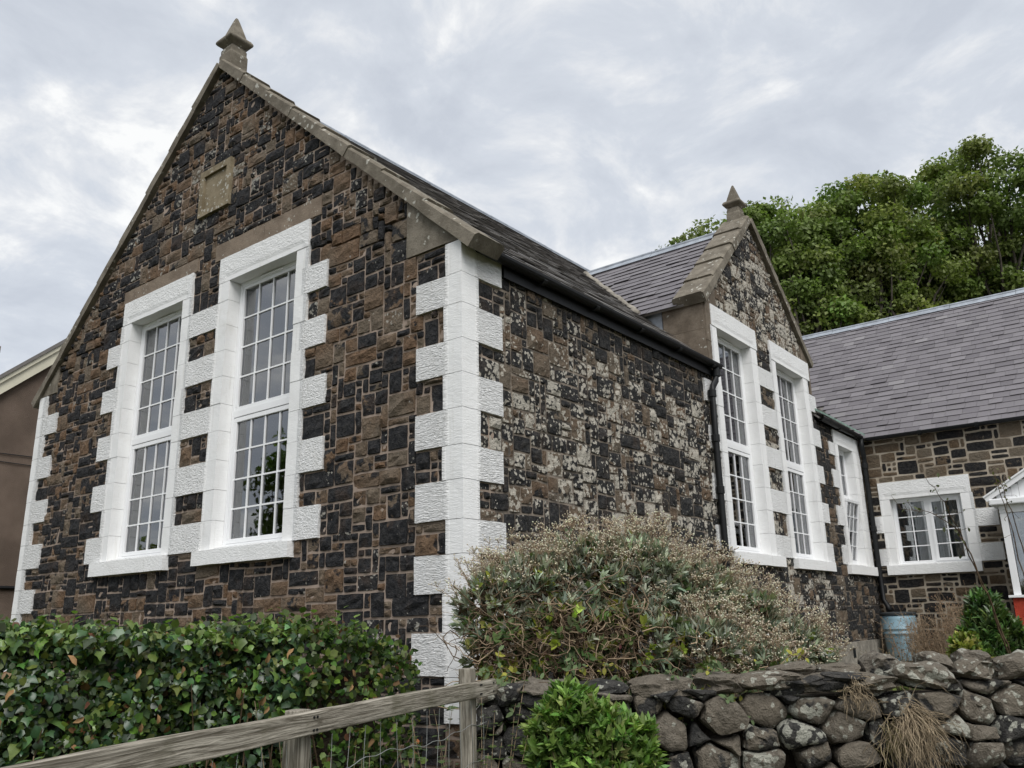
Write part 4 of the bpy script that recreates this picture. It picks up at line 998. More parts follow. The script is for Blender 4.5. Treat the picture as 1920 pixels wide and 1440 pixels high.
for (s_, z_, rx_, rz_, tone, lich, off, rot) in ((0.34, 0.0, .16, .05, .2, .5, 0, .1), (0.58, 0.03, .17, .06, .6, .5, .02, -.1), (0.85, 0.02, .18, .055, .3, .6, 0, .06), (1.22, 0.03, .16, .06, .7, .6, .02, 0), (1.58, 0.045, .15, .06, .8, .7, 0, -.08), (1.86, 0.055, .20, .050, .75, .8, .03, .04),
        (2.02, 0.100, .125, .042, .7, .75, -.05, .12), (2.14, 0.035, .15, .05, .5, .7, .02, .05), (2.42, 0.03, .16, .05, .7, .8, .02, -.05), (1.95, 0.02, .16, .05, .3, .7, .0, 0), (2.30, 0.09, .13, .04, .6, .8, -.12, 0), (2.26, 0.065, .14, .026, .2, .6, .03, -.05), (2.55, 0.10, .10, .085, .55, .8, -.08, .3), (2.72, 0.075, .17, .062, .8, 1.0, .04, -.15), (2.88, 0.11, .09, .065, .8, .8, -.10, -.2), (3.05, 0.085, .11, .055, .85, .9, .0, .15), (3.12, 0.12, .09, .07, .7, .7, -.12, .1), (3.30, 0.10, .13, .07, .8, .8, 0, .2), (3.60, 0.10, .16, .06, .5, .7, 0, 0), (3.95, 0.10, .16, .06, .6, .7, 0, .1)):
    boulder(wa+wd*s_+wn_*(off-0.06)+Vector((0, 0, z_)), (rx_, 0.13, rz_), s_*7.7+1, tone, lich, rot)
finish_root(DW, (wa.x+1.5, wa.y+1.2, GZ))

# ------------------------------------------------------------------ foliage helpers
OVAL = ([(0, 0, 0), (0, .5, 0), (0, 1, -.06), (.24, .30, .05), (.22, .68, .03), (-.24, .30, .05), (-.22, .68, .03)], [(0, 3, 4, 1), (1, 4, 2), (0, 1, 6, 5), (1, 2, 6)])
ROUND = ([(0, 0, 0), (0, .5, 0), (0, 1, -.08), (.36, .22, .06), (.38, .62, .03), (-.36, .22, .06), (-.38, .62, .03)], [(0, 3, 4, 1), (1, 4, 2), (0, 1, 6, 5), (1, 2, 6)])
LONG = ([(0, 0, 0), (0, .5, .03), (0, 1, -.05), (.13, .35, .04), (.10, .7, .03), (-.13, .35, .04), (-.10, .7, .03)], [(0, 3, 4, 1), (1, 4, 2), (0, 1, 6, 5), (1, 2, 6)])
IVY = ([(0, 0, 0), (0, .42, .04), (0, 1, -.10), (.28, -.10, -.02), (.52, .24, -.08), (.24, .48, -.01), (-.28, -.10, -.02), (-.52, .24, -.08), (-.24, .48, -.01)], [(0, 3, 4, 1), (1, 4, 5), (1, 5, 2), (0, 1, 7, 6), (1, 8, 7), (1, 2, 8)])
LONGISH = ([(0, 0, 0), (0, .45, 0), (0, 1, -.08), (.17, .30, .05), (.15, .62, .03), (-.17, .30, .05), (-.15, .62, .03)], OVAL[1])
IVY2 = ([(0, 0, 0), (.02, .45, .07), (.10, 1.05, -.20), (.34, -.04, -.10), (.44, .34, .02), (.30, .60, -.04), (-.24, -.12, .03), (-.46, .16, -.16), (-.30, .52, .03)], IVY[1])
CURL = ([(0, 0, 0), (0, .5, .10), (.05, .98, -.10), (.34, .18, -.02), (.36, .60, -.10), (-.32, .26, .02), (-.40, .58, -.06)], OVAL[1])
DIAM = ([(0, 0, 0), (.34, .45, .09), (0, 1, -.05), (-.34, .45, .09)], [(0, 1, 2), (0, 2, 3)])
BUD = ([(0, 0, -.5), (.5, 0, 0), (0, .5, 0), (-.5, 0, 0), (0, -.5, 0), (0, 0, .5)], [(0, 2, 1), (0, 3, 2), (0, 4, 3), (0, 1, 4), (5, 1, 2), (5, 2, 3), (5, 3, 4), (5, 4, 1)])
def unit(a): return a/np.maximum(1e-9, np.linalg.norm(a, axis=1, keepdims=True))
def leaf_cloud(name, P_, N_, D_, S_, C_, tmpl, mat, parent=None, kind=None, smooth=False):
    P_, N_, D_, S_, C_ = [np.asarray(a, np.float64) for a in (P_, N_, D_, S_, C_)]
    y = unit(D_); z = unit(N_-y*np.sum(N_*y, axis=1, keepdims=True)); x = np.cross(y, z)
    tv, tf = np.array(tmpl[0]), tmpl[1]; n = len(P_); k = len(tv)
    V = P_[:, None, :]+S_[:, None, None]*(tv[None, :, 0:1]*x[:, None, :]+tv[None, :, 1:2]*y[:, None, :]+tv[None, :, 2:3]*z[:, None, :])
    V = V.reshape(-1, 3); loops = []; starts = []; totals = []; pos = 0
    fl = [np.array(f) for f in tf]
    lp = np.concatenate(fl); ln = np.array([len(f) for f in tf])
    L_ = (lp[None, :]+(np.arange(n)*k)[:, None]).ravel(); T_ = np.tile(ln, n); St = np.concatenate(([0], np.cumsum(T_)[:-1]))
    me = bpy.data.meshes.new(name); me.vertices.add(len(V)); me.vertices.foreach_set('co', V.astype(np.float32).ravel())
    me.loops.add(len(L_)); me.loops.foreach_set('vertex_index', L_.astype(np.int32))
    me.polygons.add(len(T_)); me.polygons.foreach_set('loop_start', St.astype(np.int32)); me.polygons.foreach_set('loop_total', T_.astype(np.int32))
    if smooth: me.polygons.foreach_set('use_smooth', np.ones(len(T_), bool))
    a = me.color_attributes.new('col', 'FLOAT_COLOR', 'POINT'); cc = np.ones((n, k, 4), np.float32); cc[:, :, :3] = C_[:, None, :]; a.data.foreach_set('color', cc.ravel())
    me.materials.append(mat); me.update(calc_edges=True); me.validate()
    o = bpy.data.objects.new(name, me); link(o, parent)
    if kind: o['kind'] = kind
    return o
def vary(R, base, n, amt=0.3, hue=0.12):
    b = np.array(base)[None, :]*np.ones((n, 1)); k = np.exp(R.normal(0, amt, (n, 1))); h = R.normal(0, hue, (n, 3)); return np.clip(b*k*(1+h), 0.002, 0.9)
def rosettes(R, P_, N_, per, spread, size, cols, up_=0.3):
    """a tuft of leaves at every point, splayed round its own axis"""
    n = len(P_); ax = unit(N_+R.normal(0, 0.25, (n, 3))+np.array([0, 0, up_])); pts, nr, dr, sz, cl = [], [], [], [], []
    for k in range(per):
        r = unit(R.normal(0, 1, (n, 3))); r = unit(r-ax*np.sum(r*ax, axis=1, keepdims=True)); sp = spread*(0.35+0.9*R.random((n, 1)))
        d = unit(ax+r*sp); nn = unit(ax-r*0.6)
        s = size*(0.65+0.7*R.random(n)); pts.append(P_-ax*(R.random((n, 1))*size*1.1)); nr.append(nn); dr.append(d); sz.append(s); cl.append(cols*(0.75+0.5*R.random((n, 1))))
    return np.concatenate(pts), np.concatenate(nr), np.concatenate(dr), np.concatenate(sz), np.concatenate(cl)
def on_blobs(R, blobs, n, shrink=0.86):
    """points on the skin of a union of ellipsoids (c, r3) and their outward normals"""
    w = np.array([b[1][0]*b[1][1]+b[1][1]*b[1][2]+b[1][0]*b[1][2] for b in blobs]); w = w/w.sum(); ps, ns = [], []
    for b, k in zip(blobs, R.multinomial(int(n*1.5), w)):
        v = unit(R.normal(0, 1, (k, 3))); r3 = np.array(b[1]); p = np.array(b[0])+v*r3*(0.80+0.26*R.random((k, 1))); ps.append(p); ns.append(unit(v/r3))
    ps = np.concatenate(ps); ns = np.concatenate(ns); keep = np.ones(len(ps), bool)
    for b in blobs: keep &= ((((ps-np.array(b[0]))/np.array(b[1]))**2).sum(1) > (shrink*0.80)**2)
    idx = np.where(keep)[0]; R.shuffle(idx); idx = idx[:n]; return ps[idx], ns[idx]

# ------------------------------------------------------------------ ivy and beech hedge
R = np.random.default_rng(5)
HG = empty('ivy_hedge'); tag(HG, 'clipped hedge overgrown with glossy ivy behind the wooden rail', 'hedge')
ha_, hb_ = np.array([0.745, -1.225, 0]), np.array([-0.86, -4.35, 0]); hd_ = (hb_-ha_)/np.linalg.norm(hb_-ha_); hn_ = np.array([-hd_[1], hd_[0], 0])
if hn_@(np.array(CAM)-ha_) < 0: hn_ = -hn_
HL = np.linalg.norm(hb_-ha_)
def htop(t): return 0.335+0.02*np.sin(t*3.1+0.4)-0.20*np.clip((0.75-t)/0.75, 0, 1)**1.6
def hedge_pts(n, t0=0.0, t1=None, top_share=0.34, depth=0.10):
    t1 = t1 or HL; t = t0+(t1-t0)*R.random(n); top = R.random(n) < top_share; e = R.random(n)
    z = np.where(top, htop(t)+R.normal(0, 0.025, n)+0.05*R.random(n)**3*2, htop(t)-(R.random(n)**1.15)*1.35)
    back = np.where(top, -e*0.75, -np.abs(R.normal(0, depth, n))+0.05*np.sin(t*9+z*7)+0.06*np.sin(t*3.3-z*4))
    back -= np.where(top, 0, 0.10*np.clip((z-htop(t)+0.18)/0.18, 0, 1))
    p = ha_+hd_*t[:, None]+hn_*back[:, None]; p[:, 2] = z
    nn = np.where(top[:, None], np.array([0, 0, 1.0])+hn_*0.5, hn_+np.array([0, 0, 0.45])); nn = unit(nn+R.normal(0, 0.38, (n, 3))); return p, nn, t, top
n_ = 11000; p, nn, t, top = hedge_pts(n_, 0.75)
dr = unit(np.array([0, 0, -0.75])+hn_*0.35+R.normal(0, 0.5, (n_, 3)))
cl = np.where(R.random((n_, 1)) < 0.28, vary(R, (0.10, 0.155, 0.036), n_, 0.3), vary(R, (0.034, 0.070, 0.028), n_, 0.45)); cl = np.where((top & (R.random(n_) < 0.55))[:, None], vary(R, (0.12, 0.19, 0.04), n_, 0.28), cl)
sz_ = np.clip(R.normal(0.047, 0.017, n_), 0.018, 0.095); cut_ = int(n_*0.5); c2_ = int(n_*0.72)
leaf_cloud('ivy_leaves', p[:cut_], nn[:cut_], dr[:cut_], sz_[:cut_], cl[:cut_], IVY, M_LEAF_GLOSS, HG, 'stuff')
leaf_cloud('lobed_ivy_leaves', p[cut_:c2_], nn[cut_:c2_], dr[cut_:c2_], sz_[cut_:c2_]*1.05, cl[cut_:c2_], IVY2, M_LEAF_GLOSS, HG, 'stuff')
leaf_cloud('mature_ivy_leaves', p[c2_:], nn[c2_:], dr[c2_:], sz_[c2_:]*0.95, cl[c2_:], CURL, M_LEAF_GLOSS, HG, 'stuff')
n_ = 9500; p, nn, t, top = hedge_pts(n_, 0.0, 2.4, 0.30); dr = unit(np.array([0, 0, 0.1])+nn*0.8+R.normal(0, 0.6, (n_, 3)))
cl = np.where(R.random((n_, 1)) < 0.5, vary(R, (0.10, 0.155, 0.030), n_, 0.35), vary(R, (0.040, 0.070, 0.020), n_, 0.35)); cl = np.where((R.random(n_) < 0.05)[:, None], vary(R, (0.17, 0.09, 0.045), n_), cl)
leaf_cloud('beech_leaves', p, nn, dr, np.clip(R.normal(0.042, 0.010, n_), 0.02, 0.07), cl, ROUND, M_LEAF, HG, 'stuff')
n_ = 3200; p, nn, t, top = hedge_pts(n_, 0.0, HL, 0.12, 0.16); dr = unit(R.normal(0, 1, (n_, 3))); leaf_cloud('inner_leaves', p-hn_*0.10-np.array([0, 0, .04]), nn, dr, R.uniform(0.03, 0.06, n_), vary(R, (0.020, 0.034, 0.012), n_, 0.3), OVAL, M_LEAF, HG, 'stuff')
# upright young shoots along the top
m = MB(); sp_, sn_, sdir, ssz, scl = [], [], [], [], []
for k in range(90):
    t_ = R.uniform(0.2, HL); b_ = ha_+hd_*t_-hn_*R.uniform(0, 0.45); b_[2] = float(htop(np.array(t_)))-0.02; h_ = R.uniform(0.05, 0.19); ln_ = R.normal(0, 0.3, 2)
    tip = b_+np.array([ln_[0]*h_, ln_[1]*h_, h_]); m.tube([b_, (b_+tip)/2+R.normal(0, 0.006, 3), tip], [0.003, 0.002, 0.0015], 4)
    for q in np.linspace(0.4, 1.05, 5):
        c_ = b_+(tip-b_)*q; a_ = R.uniform(0, 6.28); sp_.append(c_); sdir.append([math.cos(a_), math.sin(a_), 0.55]); sn_.append([-math.cos(a_)*.5, -math.sin(a_)*.5, 1]); ssz.append(R.uniform(0.035, 0.06)); scl.append(np.array((0.15, 0.23, 0.05))*R.uniform(0.7, 1.3))
m.build('shoot_stems', M_TWIG, HG, kind='stuff'); leaf_cloud('shoot_leaves', sp_, sn_, sdir, ssz, scl, ROUND, M_LEAF, HG, 'stuff')
dl_ = [(-1, 0)]
for k in range(44):
    t_ = R.uniform(0.3, 3.0); c_ = ha_+hd_*t_+hn_*R.uniform(0.05, 0.10); c_[2] = float(htop(np.array(t_)))-R.uniform(0.02, 0.5); cc_ = np.array((0.33, 0.20, 0.10))*R.uniform(0.5, 1.4)
    leaf_cloud('dry_leaf', [c_], [hn_+R.normal(0, .5, 3)], [np.array([0, 0, -1])+R.normal(0, .5, 3)], [R.uniform(0.045, 0.075)], [cc_], ([(0, 0, 0), (0, .5, .10), (0, 1, -.12), (.16, .3, .22), (.2, .65, .12), (-.2, .3, .16), (-.14, .7, .25)], OVAL[1]), M_DRY, HG)
m = MB()
for k in range(26):
    t_ = R.uniform(0.1, HL); b_ = ha_+hd_*t_-hn_*0.2; b_[2] = -1.0; e_ = b_+hn_*0.22+hd_*R.normal(0, .2); e_[2] = R.uniform(-0.3, 0.2); m.tube([b_, (b_+e_)/2+R.normal(0, .05, 3), e_], [0.008, 0.006, 0.003], 5)
m.build('stems', M_TWIG, HG)
m = MB(); cc_ = ha_+hd_*(HL/2+0.12)-hn_*0.46; m.obox((cc_[0], cc_[1], -0.48), hd_, hn_, (0, 0, 1), HL/2-0.12, 0.27, 0.62); m.build('dark_core', M_SOIL_SHADE, HG)  # solid dark box added to stand for the hedge's shaded inside
finish_root(HG, (0, -2.5, GZ))

# ------------------------------------------------------------------ big grey-leaved shrub against the side wall
R = np.random.default_rng(9)
SH = empty('grey_shrub'); tag(SH, 'sprawling grey-leaved shrub with dry flower heads spilling over the dry stone wall', 'shrub')
SB = [((0.893, -0.712, 0.466), (.25, .25, .27)), ((0.989, -0.483, 0.584), (.30, .30, .27)), ((1.184, -0.086, 0.635), (.36, .36, .34)), ((1.449, 0.24, 0.667), (.36, .36, .33)), ((1.693, 0.609, 0.531), (.32, .32, .28)), ((1.934, 0.917, 0.373), (.27, .27, .23)), ((2.147, 1.205, 0.214), (.22, .22, .17)), ((2.296, 1.363, 0.095), (.12, .14, .12)),
      ((1.005, -0.8, 0.218), (.22, .22, .22)), ((1.325, -0.511, 0.289), (.32, .30, .26)), ((1.62, -0.141, 0.26), (.34, .30, .26)), ((1.965, 0.155, 0.183), (.30, .28, .22)), ((2.248, 0.413, 0.073), (.22, .22, .15))]
P_, N_ = on_blobs(R, SB, 5200)
zrel = (P_[:, 2]-(-0.15))/(1.05); upn = N_[:, 2]
camv = unit(np.array(CAM)[None, :]-P_); front = np.sum(camv*N_, axis=1)
def pxs(Q):
    d_ = Q-np.array(CAM); z_ = d_@np.array(fw); return 960+1571*(d_@np.array(rt))/z_, 720-1571*(d_@np.array(up))/z_
along = (P_-np.array(wa))@np.array(wd)
crest = np.interp(along, [-0.3, 0.2, 0.7, 1.2, 1.7, 2.3], [0.36, 0.50, 0.58, 0.56, 0.30, 0.0])         # above this the shrub is leafy, below it bare
noisy = R.normal(0, 0.10, len(P_))
leafy = (P_[:, 2]+noisy > crest-0.05) | (along < 0.15) & (R.random(len(P_)) < .7) | (along > 1.25) & (R.random(len(P_)) < .6)
A = leafy & (R.random(len(P_)) < 0.50)
pr = rosettes(R, P_[A], N_[A], 10, 0.75, 0.066, vary(R, (0.30, 0.335, 0.25), A.sum(), 0.25, 0.05), 0.55)
leaf_cloud('grey_leaves', *pr, LONG, M_LEAF_FELT, SH, 'stuff')
Bm = ~leafy & (R.random(len(P_)) < 0.26) | leafy & (R.random(len(P_)) < .07)
pr = rosettes(R, P_[Bm], N_[Bm], 6, 1.0, 0.058, np.where(R.random((Bm.sum(), 1)) < 0.30, vary(R, (0.30, 0.33, 0.06), Bm.sum(), 0.2), vary(R, (0.12, 0.165, 0.060), Bm.sum(), 0.25)), 0.0)
leaf_cloud('green_leaves', *pr, OVAL, M_LEAF, SH, 'stuff')
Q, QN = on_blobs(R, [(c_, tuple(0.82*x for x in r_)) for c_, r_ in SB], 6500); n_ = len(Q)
leaf_cloud('withered_fill_leaves', Q, unit(R.normal(0, 1, (n_, 3))), unit(R.normal(0, 1, (n_, 3))+np.array([0, 0, -.6])), R.uniform(0.025, 0.055, n_), vary(R, (0.085, 0.058, 0.036), n_, 0.45), OVAL, M_DRY, SH, 'stuff')  # withered leaf fill, added to make the shrub's inside dark
# dry flower heads on thin stalks
T = (upn > 0.15) & (P_[:, 2] > crest-0.02) & (R.random(len(P_)) < 0.62) | (along > 1.55) & (R.random(len(P_)) < 0.5)
FP, FN = P_[T], N_[T]; m = MB(); bp, bs = [], []
for a_, b_ in zip(FP, FN):
    d_ = b_+R.normal(0, 0.35, 3)+np.array([0, 0, 0.9]); d_ /= np.linalg.norm(d_); h_ = R.uniform(0.06, 0.20); tip = a_+d_*h_
    m.tube([a_-d_*0.03, a_+d_*h_*0.6+R.normal(0, .006, 3), tip], [0.0018, 0.0014, 0.001], 3, cap=False)
    for q in range(8):
        o_ = R.normal(0, 0.026, 3); o_[2] = abs(o_[2])*0.6; m.tube([tip-d_*0.02, tip+o_], 0.0009, 3, cap=False); bp.append(tip+o_); bs.append(R.uniform(0.007, 0.015))
m.build('flower_stalks', M_TWIGP, SH); n_ = len(bp)
leaf_cloud('flower_heads', bp, unit(R.normal(0, 1, (n_, 3))), unit(R.normal(0, 1, (n_, 3))), bs, vary(R, (0.66, 0.59, 0.46), n_, 0.25, 0.04), BUD, M_DRY, SH, 'stuff')
# bare tangled branches
def tangle(mb_, n, starts, rad, length, wander, droop, seg=9):
    for k in range(n):
        p_ = np.array(starts[R.integers(len(starts))], float)+R.normal(0, 0.05, 3); d_ = R.normal(0, 1, 3); d_[2] *= 0.5; d_ /= np.linalg.norm(d_); pts = []
        L_ = length*R.uniform(0.5, 1.3)
        for q in range(seg):
            pts.append(p_.copy()); d_ = d_+R.normal(0, wander, 3)+np.array([0, 0, droop]); d_ /= np.linalg.norm(d_); p_ = p_+d_*L_/seg
        r0 = rad*R.uniform(0.5, 1.4); mb_.tube(pts, list(np.linspace(r0, r0*0.35, seg)), 4, cap=False)
low = P_[(~leafy) & (front > 0.1)]
m = MB(); tangle(m, 420, low, 0.0038, 0.42, 0.42, -0.02); m.build('bare_branches', M_TWIG, SH, kind='stuff')
m = MB(); tangle(m, 330, low, 0.0036, 0.36, 0.5, -0.05); m.build('pale_branches', M_TWIGP, SH, kind='stuff')
# sprays that hang down over the stones
hang = [(1.514, -0.802, 0.039), (1.836, -0.543, 0.015), (2.037, -0.453, 0.014), (2.21, -0.317, 0.009), (2.361, -0.13, 0.0), (2.462, -0.051, -0.003), (1.261, -0.995, 0.031), (1.205, -1.153, -0.018)]
m = MB(); hp, hn2, hd2, hs, hc = [], [], [], [], []
for k in range(90):
    p_ = np.array(hang[R.integers(len(hang))])+R.normal(0, 0.05, 3); d_ = np.array(wn_)*0.5+R.normal(0, 0.45, 3)+np.array([0, 0, 0.1]); pts = []
    for q in range(8):
        pts.append(p_.copy()); d_ = d_+R.normal(0, 0.22, 3)+np.array([0, 0, -0.16]); d_ /= np.linalg.norm(d_); p_ = p_+d_*0.033
    m.tube(pts, list(np.linspace(0.003, 0.0015, 8)), 4, cap=False)
    yel = R.random() < 0.25
    for q in range(10):
        c_ = pts[3+q % 5]; v_ = R.normal(0, 1, 3); hp.append(c_); hd2.append(v_+np.array([0, 0, -.3])); hn2.append(np.array([0, 0, 1.0])+np.array(wn_)); hs.append(R.uniform(0.03, 0.055)); hc.append(np.array((0.30, 0.29, 0.06) if yel and R.random() < .5 else (0.115, 0.16, 0.075))*R.uniform(.7, 1.3))
m.build('hanging_stems', M_TWIGP, SH); leaf_cloud('hanging_leaves', hp, hn2, hd2, hs, hc, OVAL, M_LEAF_FELT, SH, 'stuff')
finish_root(SH, (1.4, 0.0, GARDEN))

# ------------------------------------------------------------------ bright green bush before the wall
R = np.random.default_rng(12)
def leafy_bush(name, label, cat, blobs, n, per, size, base, base2, share, tmpl, mat, stem_n, root, spread=0.9, upb=0.7, twigmat=None, dry=0):
    o = empty(name); tag(o, label, cat); P_, N_ = on_blobs(R, blobs, n)
    c_ = np.where(R.random((len(P_), 1)) < share, vary(R, base2, len(P_), 0.2), vary(R, base, len(P_), 0.25))
    leaf_cloud('leaves', *rosettes(R, P_, N_, per, spread, size, c_, upb), tmpl, mat, o, 'stuff')
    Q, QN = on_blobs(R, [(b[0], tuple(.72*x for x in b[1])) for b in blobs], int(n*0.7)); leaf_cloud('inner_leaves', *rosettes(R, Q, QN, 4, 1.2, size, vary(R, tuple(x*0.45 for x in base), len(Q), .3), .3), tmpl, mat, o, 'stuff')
    m = MB(); r0 = np.array(root)
    for k in range(stem_n):
        e_ = P_[R.integers(len(P_))]; s_ = r0+R.normal(0, .05, 3)*np.array([1, 1, 0]); m.tube([s_, (s_*0.45+e_*0.55)+R.normal(0, .02, 3), e_], [0.005, 0.0035, 0.0015], 4, cap=False)
    m.build('stems', twigmat or M_TWIG, o); finish_root(o, root); return o
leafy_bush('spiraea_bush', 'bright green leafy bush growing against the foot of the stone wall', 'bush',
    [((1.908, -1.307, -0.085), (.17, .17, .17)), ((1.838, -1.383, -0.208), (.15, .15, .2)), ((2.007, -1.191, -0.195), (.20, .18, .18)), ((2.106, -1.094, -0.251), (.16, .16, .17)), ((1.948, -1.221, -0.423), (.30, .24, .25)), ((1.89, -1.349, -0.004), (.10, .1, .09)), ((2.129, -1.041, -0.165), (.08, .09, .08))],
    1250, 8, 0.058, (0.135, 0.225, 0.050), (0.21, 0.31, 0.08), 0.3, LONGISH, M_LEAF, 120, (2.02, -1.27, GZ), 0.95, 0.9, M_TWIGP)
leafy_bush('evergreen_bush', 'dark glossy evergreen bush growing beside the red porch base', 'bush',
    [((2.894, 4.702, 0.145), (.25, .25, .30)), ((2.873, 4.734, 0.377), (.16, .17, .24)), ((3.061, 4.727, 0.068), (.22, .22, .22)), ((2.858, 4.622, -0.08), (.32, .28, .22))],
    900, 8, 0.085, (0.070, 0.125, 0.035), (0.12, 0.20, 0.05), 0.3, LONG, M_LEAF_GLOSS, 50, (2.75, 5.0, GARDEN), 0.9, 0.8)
leafy_bush('yellow_green_plant', 'low yellow-green leafy plant between the dead weeds and the evergreen bush', 'plant',
    [((2.726, 4.339, 0.057), (.14, .14, .14)), ((2.74, 4.386, -0.045), (.20, .18, .12))], 240, 7, 0.06, (0.20, 0.27, 0.05), (0.30, 0.34, 0.07), 0.4, OVAL, M_LEAF, 24, (2.55, 4.6, GARDEN))
# dead weeds by the butt
def weed(name, label, cat, root, n, h, spread, mat, seedcol, leafcol, group=None, leaf=0.03):
    o = empty(name); tag(o, label, cat, group); m = MB(); r0 = np.array(root); bp, bs, bc2 = [], [], []; lp, ln_, ld_, ls, lc = [], [], [], [], []
    for k in range(n):
        s_ = r0+np.array([R.normal(0, spread*.5), R.normal(0, spread*.5), 0]); hh = h*R.uniform(.5, 1.1); d_ = np.array([R.normal(0, .16), R.normal(0, .16), 1.0]); pts = [s_+d_*hh*q+R.normal(0, .008, 3) for q in (0, .3, .6, .85, 1)]
        m.tube(pts, [0.005, 0.004, 0.003, 0.002, 0.001], 4, cap=False)
        for q in range(14):
            a_ = s_+d_*hh*R.uniform(.45, 1); e_ = a_+R.normal(0, .05, 3)+np.array([0, 0, .05]); m.tube([a_, e_], 0.0015, 3, cap=False); bp.append(e_); bs.append(R.uniform(.008, .018)); bc2.append(np.array(seedcol)*R.uniform(.6, 1.4))
        for q in range(5):
            a_ = s_+d_*hh*R.uniform(.1, .6); lp.append(a_); ld_.append(R.normal(0, 1, 3)); ln_.append([0, 0, 1]); ls.append(leaf*R.uniform(.7, 1.6)); lc.append(np.array(leafcol)*R.uniform(.6, 1.3))
    m.build('stems', mat, o); n_ = len(bp); leaf_cloud('seed_heads', bp, unit(R.normal(0, 1, (n_, 3))), unit(R.normal(0, 1, (n_, 3))), bs, bc2, BUD, M_DRY, o, 'stuff'); leaf_cloud('leaves', lp, ln_, ld_, ls, lc, LONG, M_DRY, o, 'stuff'); finish_root(o, root)
weed('dead_weeds', 'dry brown weed clump standing beside the blue water butt', 'weeds', (2.05, 5.7, GARDEN), 80, .72, .36, M_TWIGP, (0.27, 0.19, 0.125), (0.22, 0.17, 0.08))
weed('dead_weeds', 'taller rusty weed clump leaning beside the evergreen bush', 'weeds', (2.38, 5.7, GARDEN), 80, .95, .32, M_TWIGP, (0.29, 0.185, 0.12), (0.22, 0.17, 0.08))
weed('green_weeds', 'pale green strappy weeds in front of the water butt', 'weeds', (1.62, 5.2, GARDEN), 16, .34, .30, M_TWIGP, (0.25, 0.20, 0.10), (0.16, 0.20, 0.06), None, .11)
weed('dock_stalk', 'single rusty dock stalk rising above the evergreen bush', 'weed', (2.82, 4.6, GARDEN), 2, 1.22, .02, M_TWIG, (0.24, 0.10, 0.04), (0.25, 0.22, 0.05))
weed('garden_weeds', 'fresh green weeds beside the concrete plinth', 'weeds', (1.60, 3.3, GARDEN), 14, .36, .22, M_TWIGP, (0.20, 0.20, 0.09), (0.15, 0.20, 0.05), None, .08)
# dry grass hanging over the stones
def grass_tuft(name, label, top, n, length, wid, out_, col):
    o = empty(name); tag(o, label, 'grass'); m = MB(); t0 = np.array(top)
    for k in range(n):
        a_ = R.normal(0, 1); p_ = t0+np.array(wd)*a_*wid+np.array(wn_)*R.normal(0.03, .02)+np.array([0, 0, R.normal(-0.03, .035)-0.03*abs(a_)]); d_ = np.array(wn_)*out_+np.array(wd)*R.normal(0.12, .22)+np.array([0, 0, .05]); pts = []; L_ = length*R.uniform(.35, 1.15)
        for q in range(7):
            pts.append(p_.copy()); d_ = d_+np.array([0, 0, -.42])+np.array(wd)*0.03+R.normal(0, .34, 3)-np.array(wn_)*0.06; d_ /= np.linalg.norm(d_); p_ = p_+d_*L_/7
            lim = (p_-np.array(wa))@np.array(wn_)
            if lim < 0.085: p_ = p_+np.array(wn_)*(0.085-lim+R.random()*0.02)
        m.tube(pts, list(np.linspace(.0022, .0008, 7)), 3, cap=False)
    m.build('blades', col, o, kind='stuff'); finish_root(o, tuple(t0))
M_STRAW = simple('dry_straw', (0.27, 0.215, 0.145), 0.95, 0.05, 0.5, 22, 0)
M_STRAWM = simple('mossy_straw', (0.21, 0.18, 0.09), 0.95, 0.05, 0.5, 22, 0)
grass_tuft('hanging_dry_grass', 'long beard of dry grass hanging down the stone wall', (3.156, 0.149, -0.088), 340, .46, .038, .30, M_STRAW)
grass_tuft('mossy_grass_tuft', 'short mossy brown tuft of grass on the stone wall face', (3.077, 0.129, -0.202), 160, .15, .035, .35, M_STRAWM)
grass_tuft('dry_grass_tuft', 'small dry grass tuft spilling from the top of the stone wall', (2.949, -0.021, 0.052), 110, .12, .04, .35, M_STRAW)
# arching canes
def canes(name, label, paths, mat, leafcol, r0=.009):
    o = empty(name); tag(o, label, 'cane'); m = MB(); lp, ln_, ld_, ls, lc = [], [], [], [], []
    for pts in paths:
        pts = [Vector(p) for p in pts]; fine = []
        for a_, b_ in zip(pts, pts[1:]):
            for q in range(5): fine.append(a_.lerp(b_, q/5)+Vector(R.normal(0, .006, 3)))
        fine.append(pts[-1]); k = len(fine); m.tube(fine, list(np.linspace(r0, r0*.22, k)), 5)
        for q in range(int(k*.5), k):
            for w_ in range(2):
                if R.random() < .75:
                    e_ = np.array(fine[q])+R.normal(0, .05, 3); m.tube([fine[q], e_], .0018, 3, cap=False); lp.append(e_); ld_.append(R.normal(0, 1, 3)); ln_.append([0, -.3, 1]); ls.append(R.uniform(.025, .06)); lc.append(np.array(leafcol)*R.uniform(.5, 1.3))
    m.build('stem', mat, o); leaf_cloud('leaves', lp, ln_, ld_, ls, lc, OVAL, M_LEAF, o, 'stuff'); finish_root(o, tuple(paths[0][0]))
canes('arching_cane', 'thin dark canes arching across the low casement window', [[(3.093, 4.379, 0.007), (3.04, 4.189, 0.428), (2.978, 4.017, 0.774), (2.943, 3.739, 1.112), (2.904, 3.486, 1.369), (2.828, 3.215, 1.597)], [(3.064, 4.423, 0.005), (3.011, 4.179, 0.577), (2.948, 3.915, 0.997), (2.913, 3.698, 1.162), (2.785, 3.418, 1.301), (2.6, 3.137, 1.319)]], M_TWIG, (0.085, 0.10, 0.04))
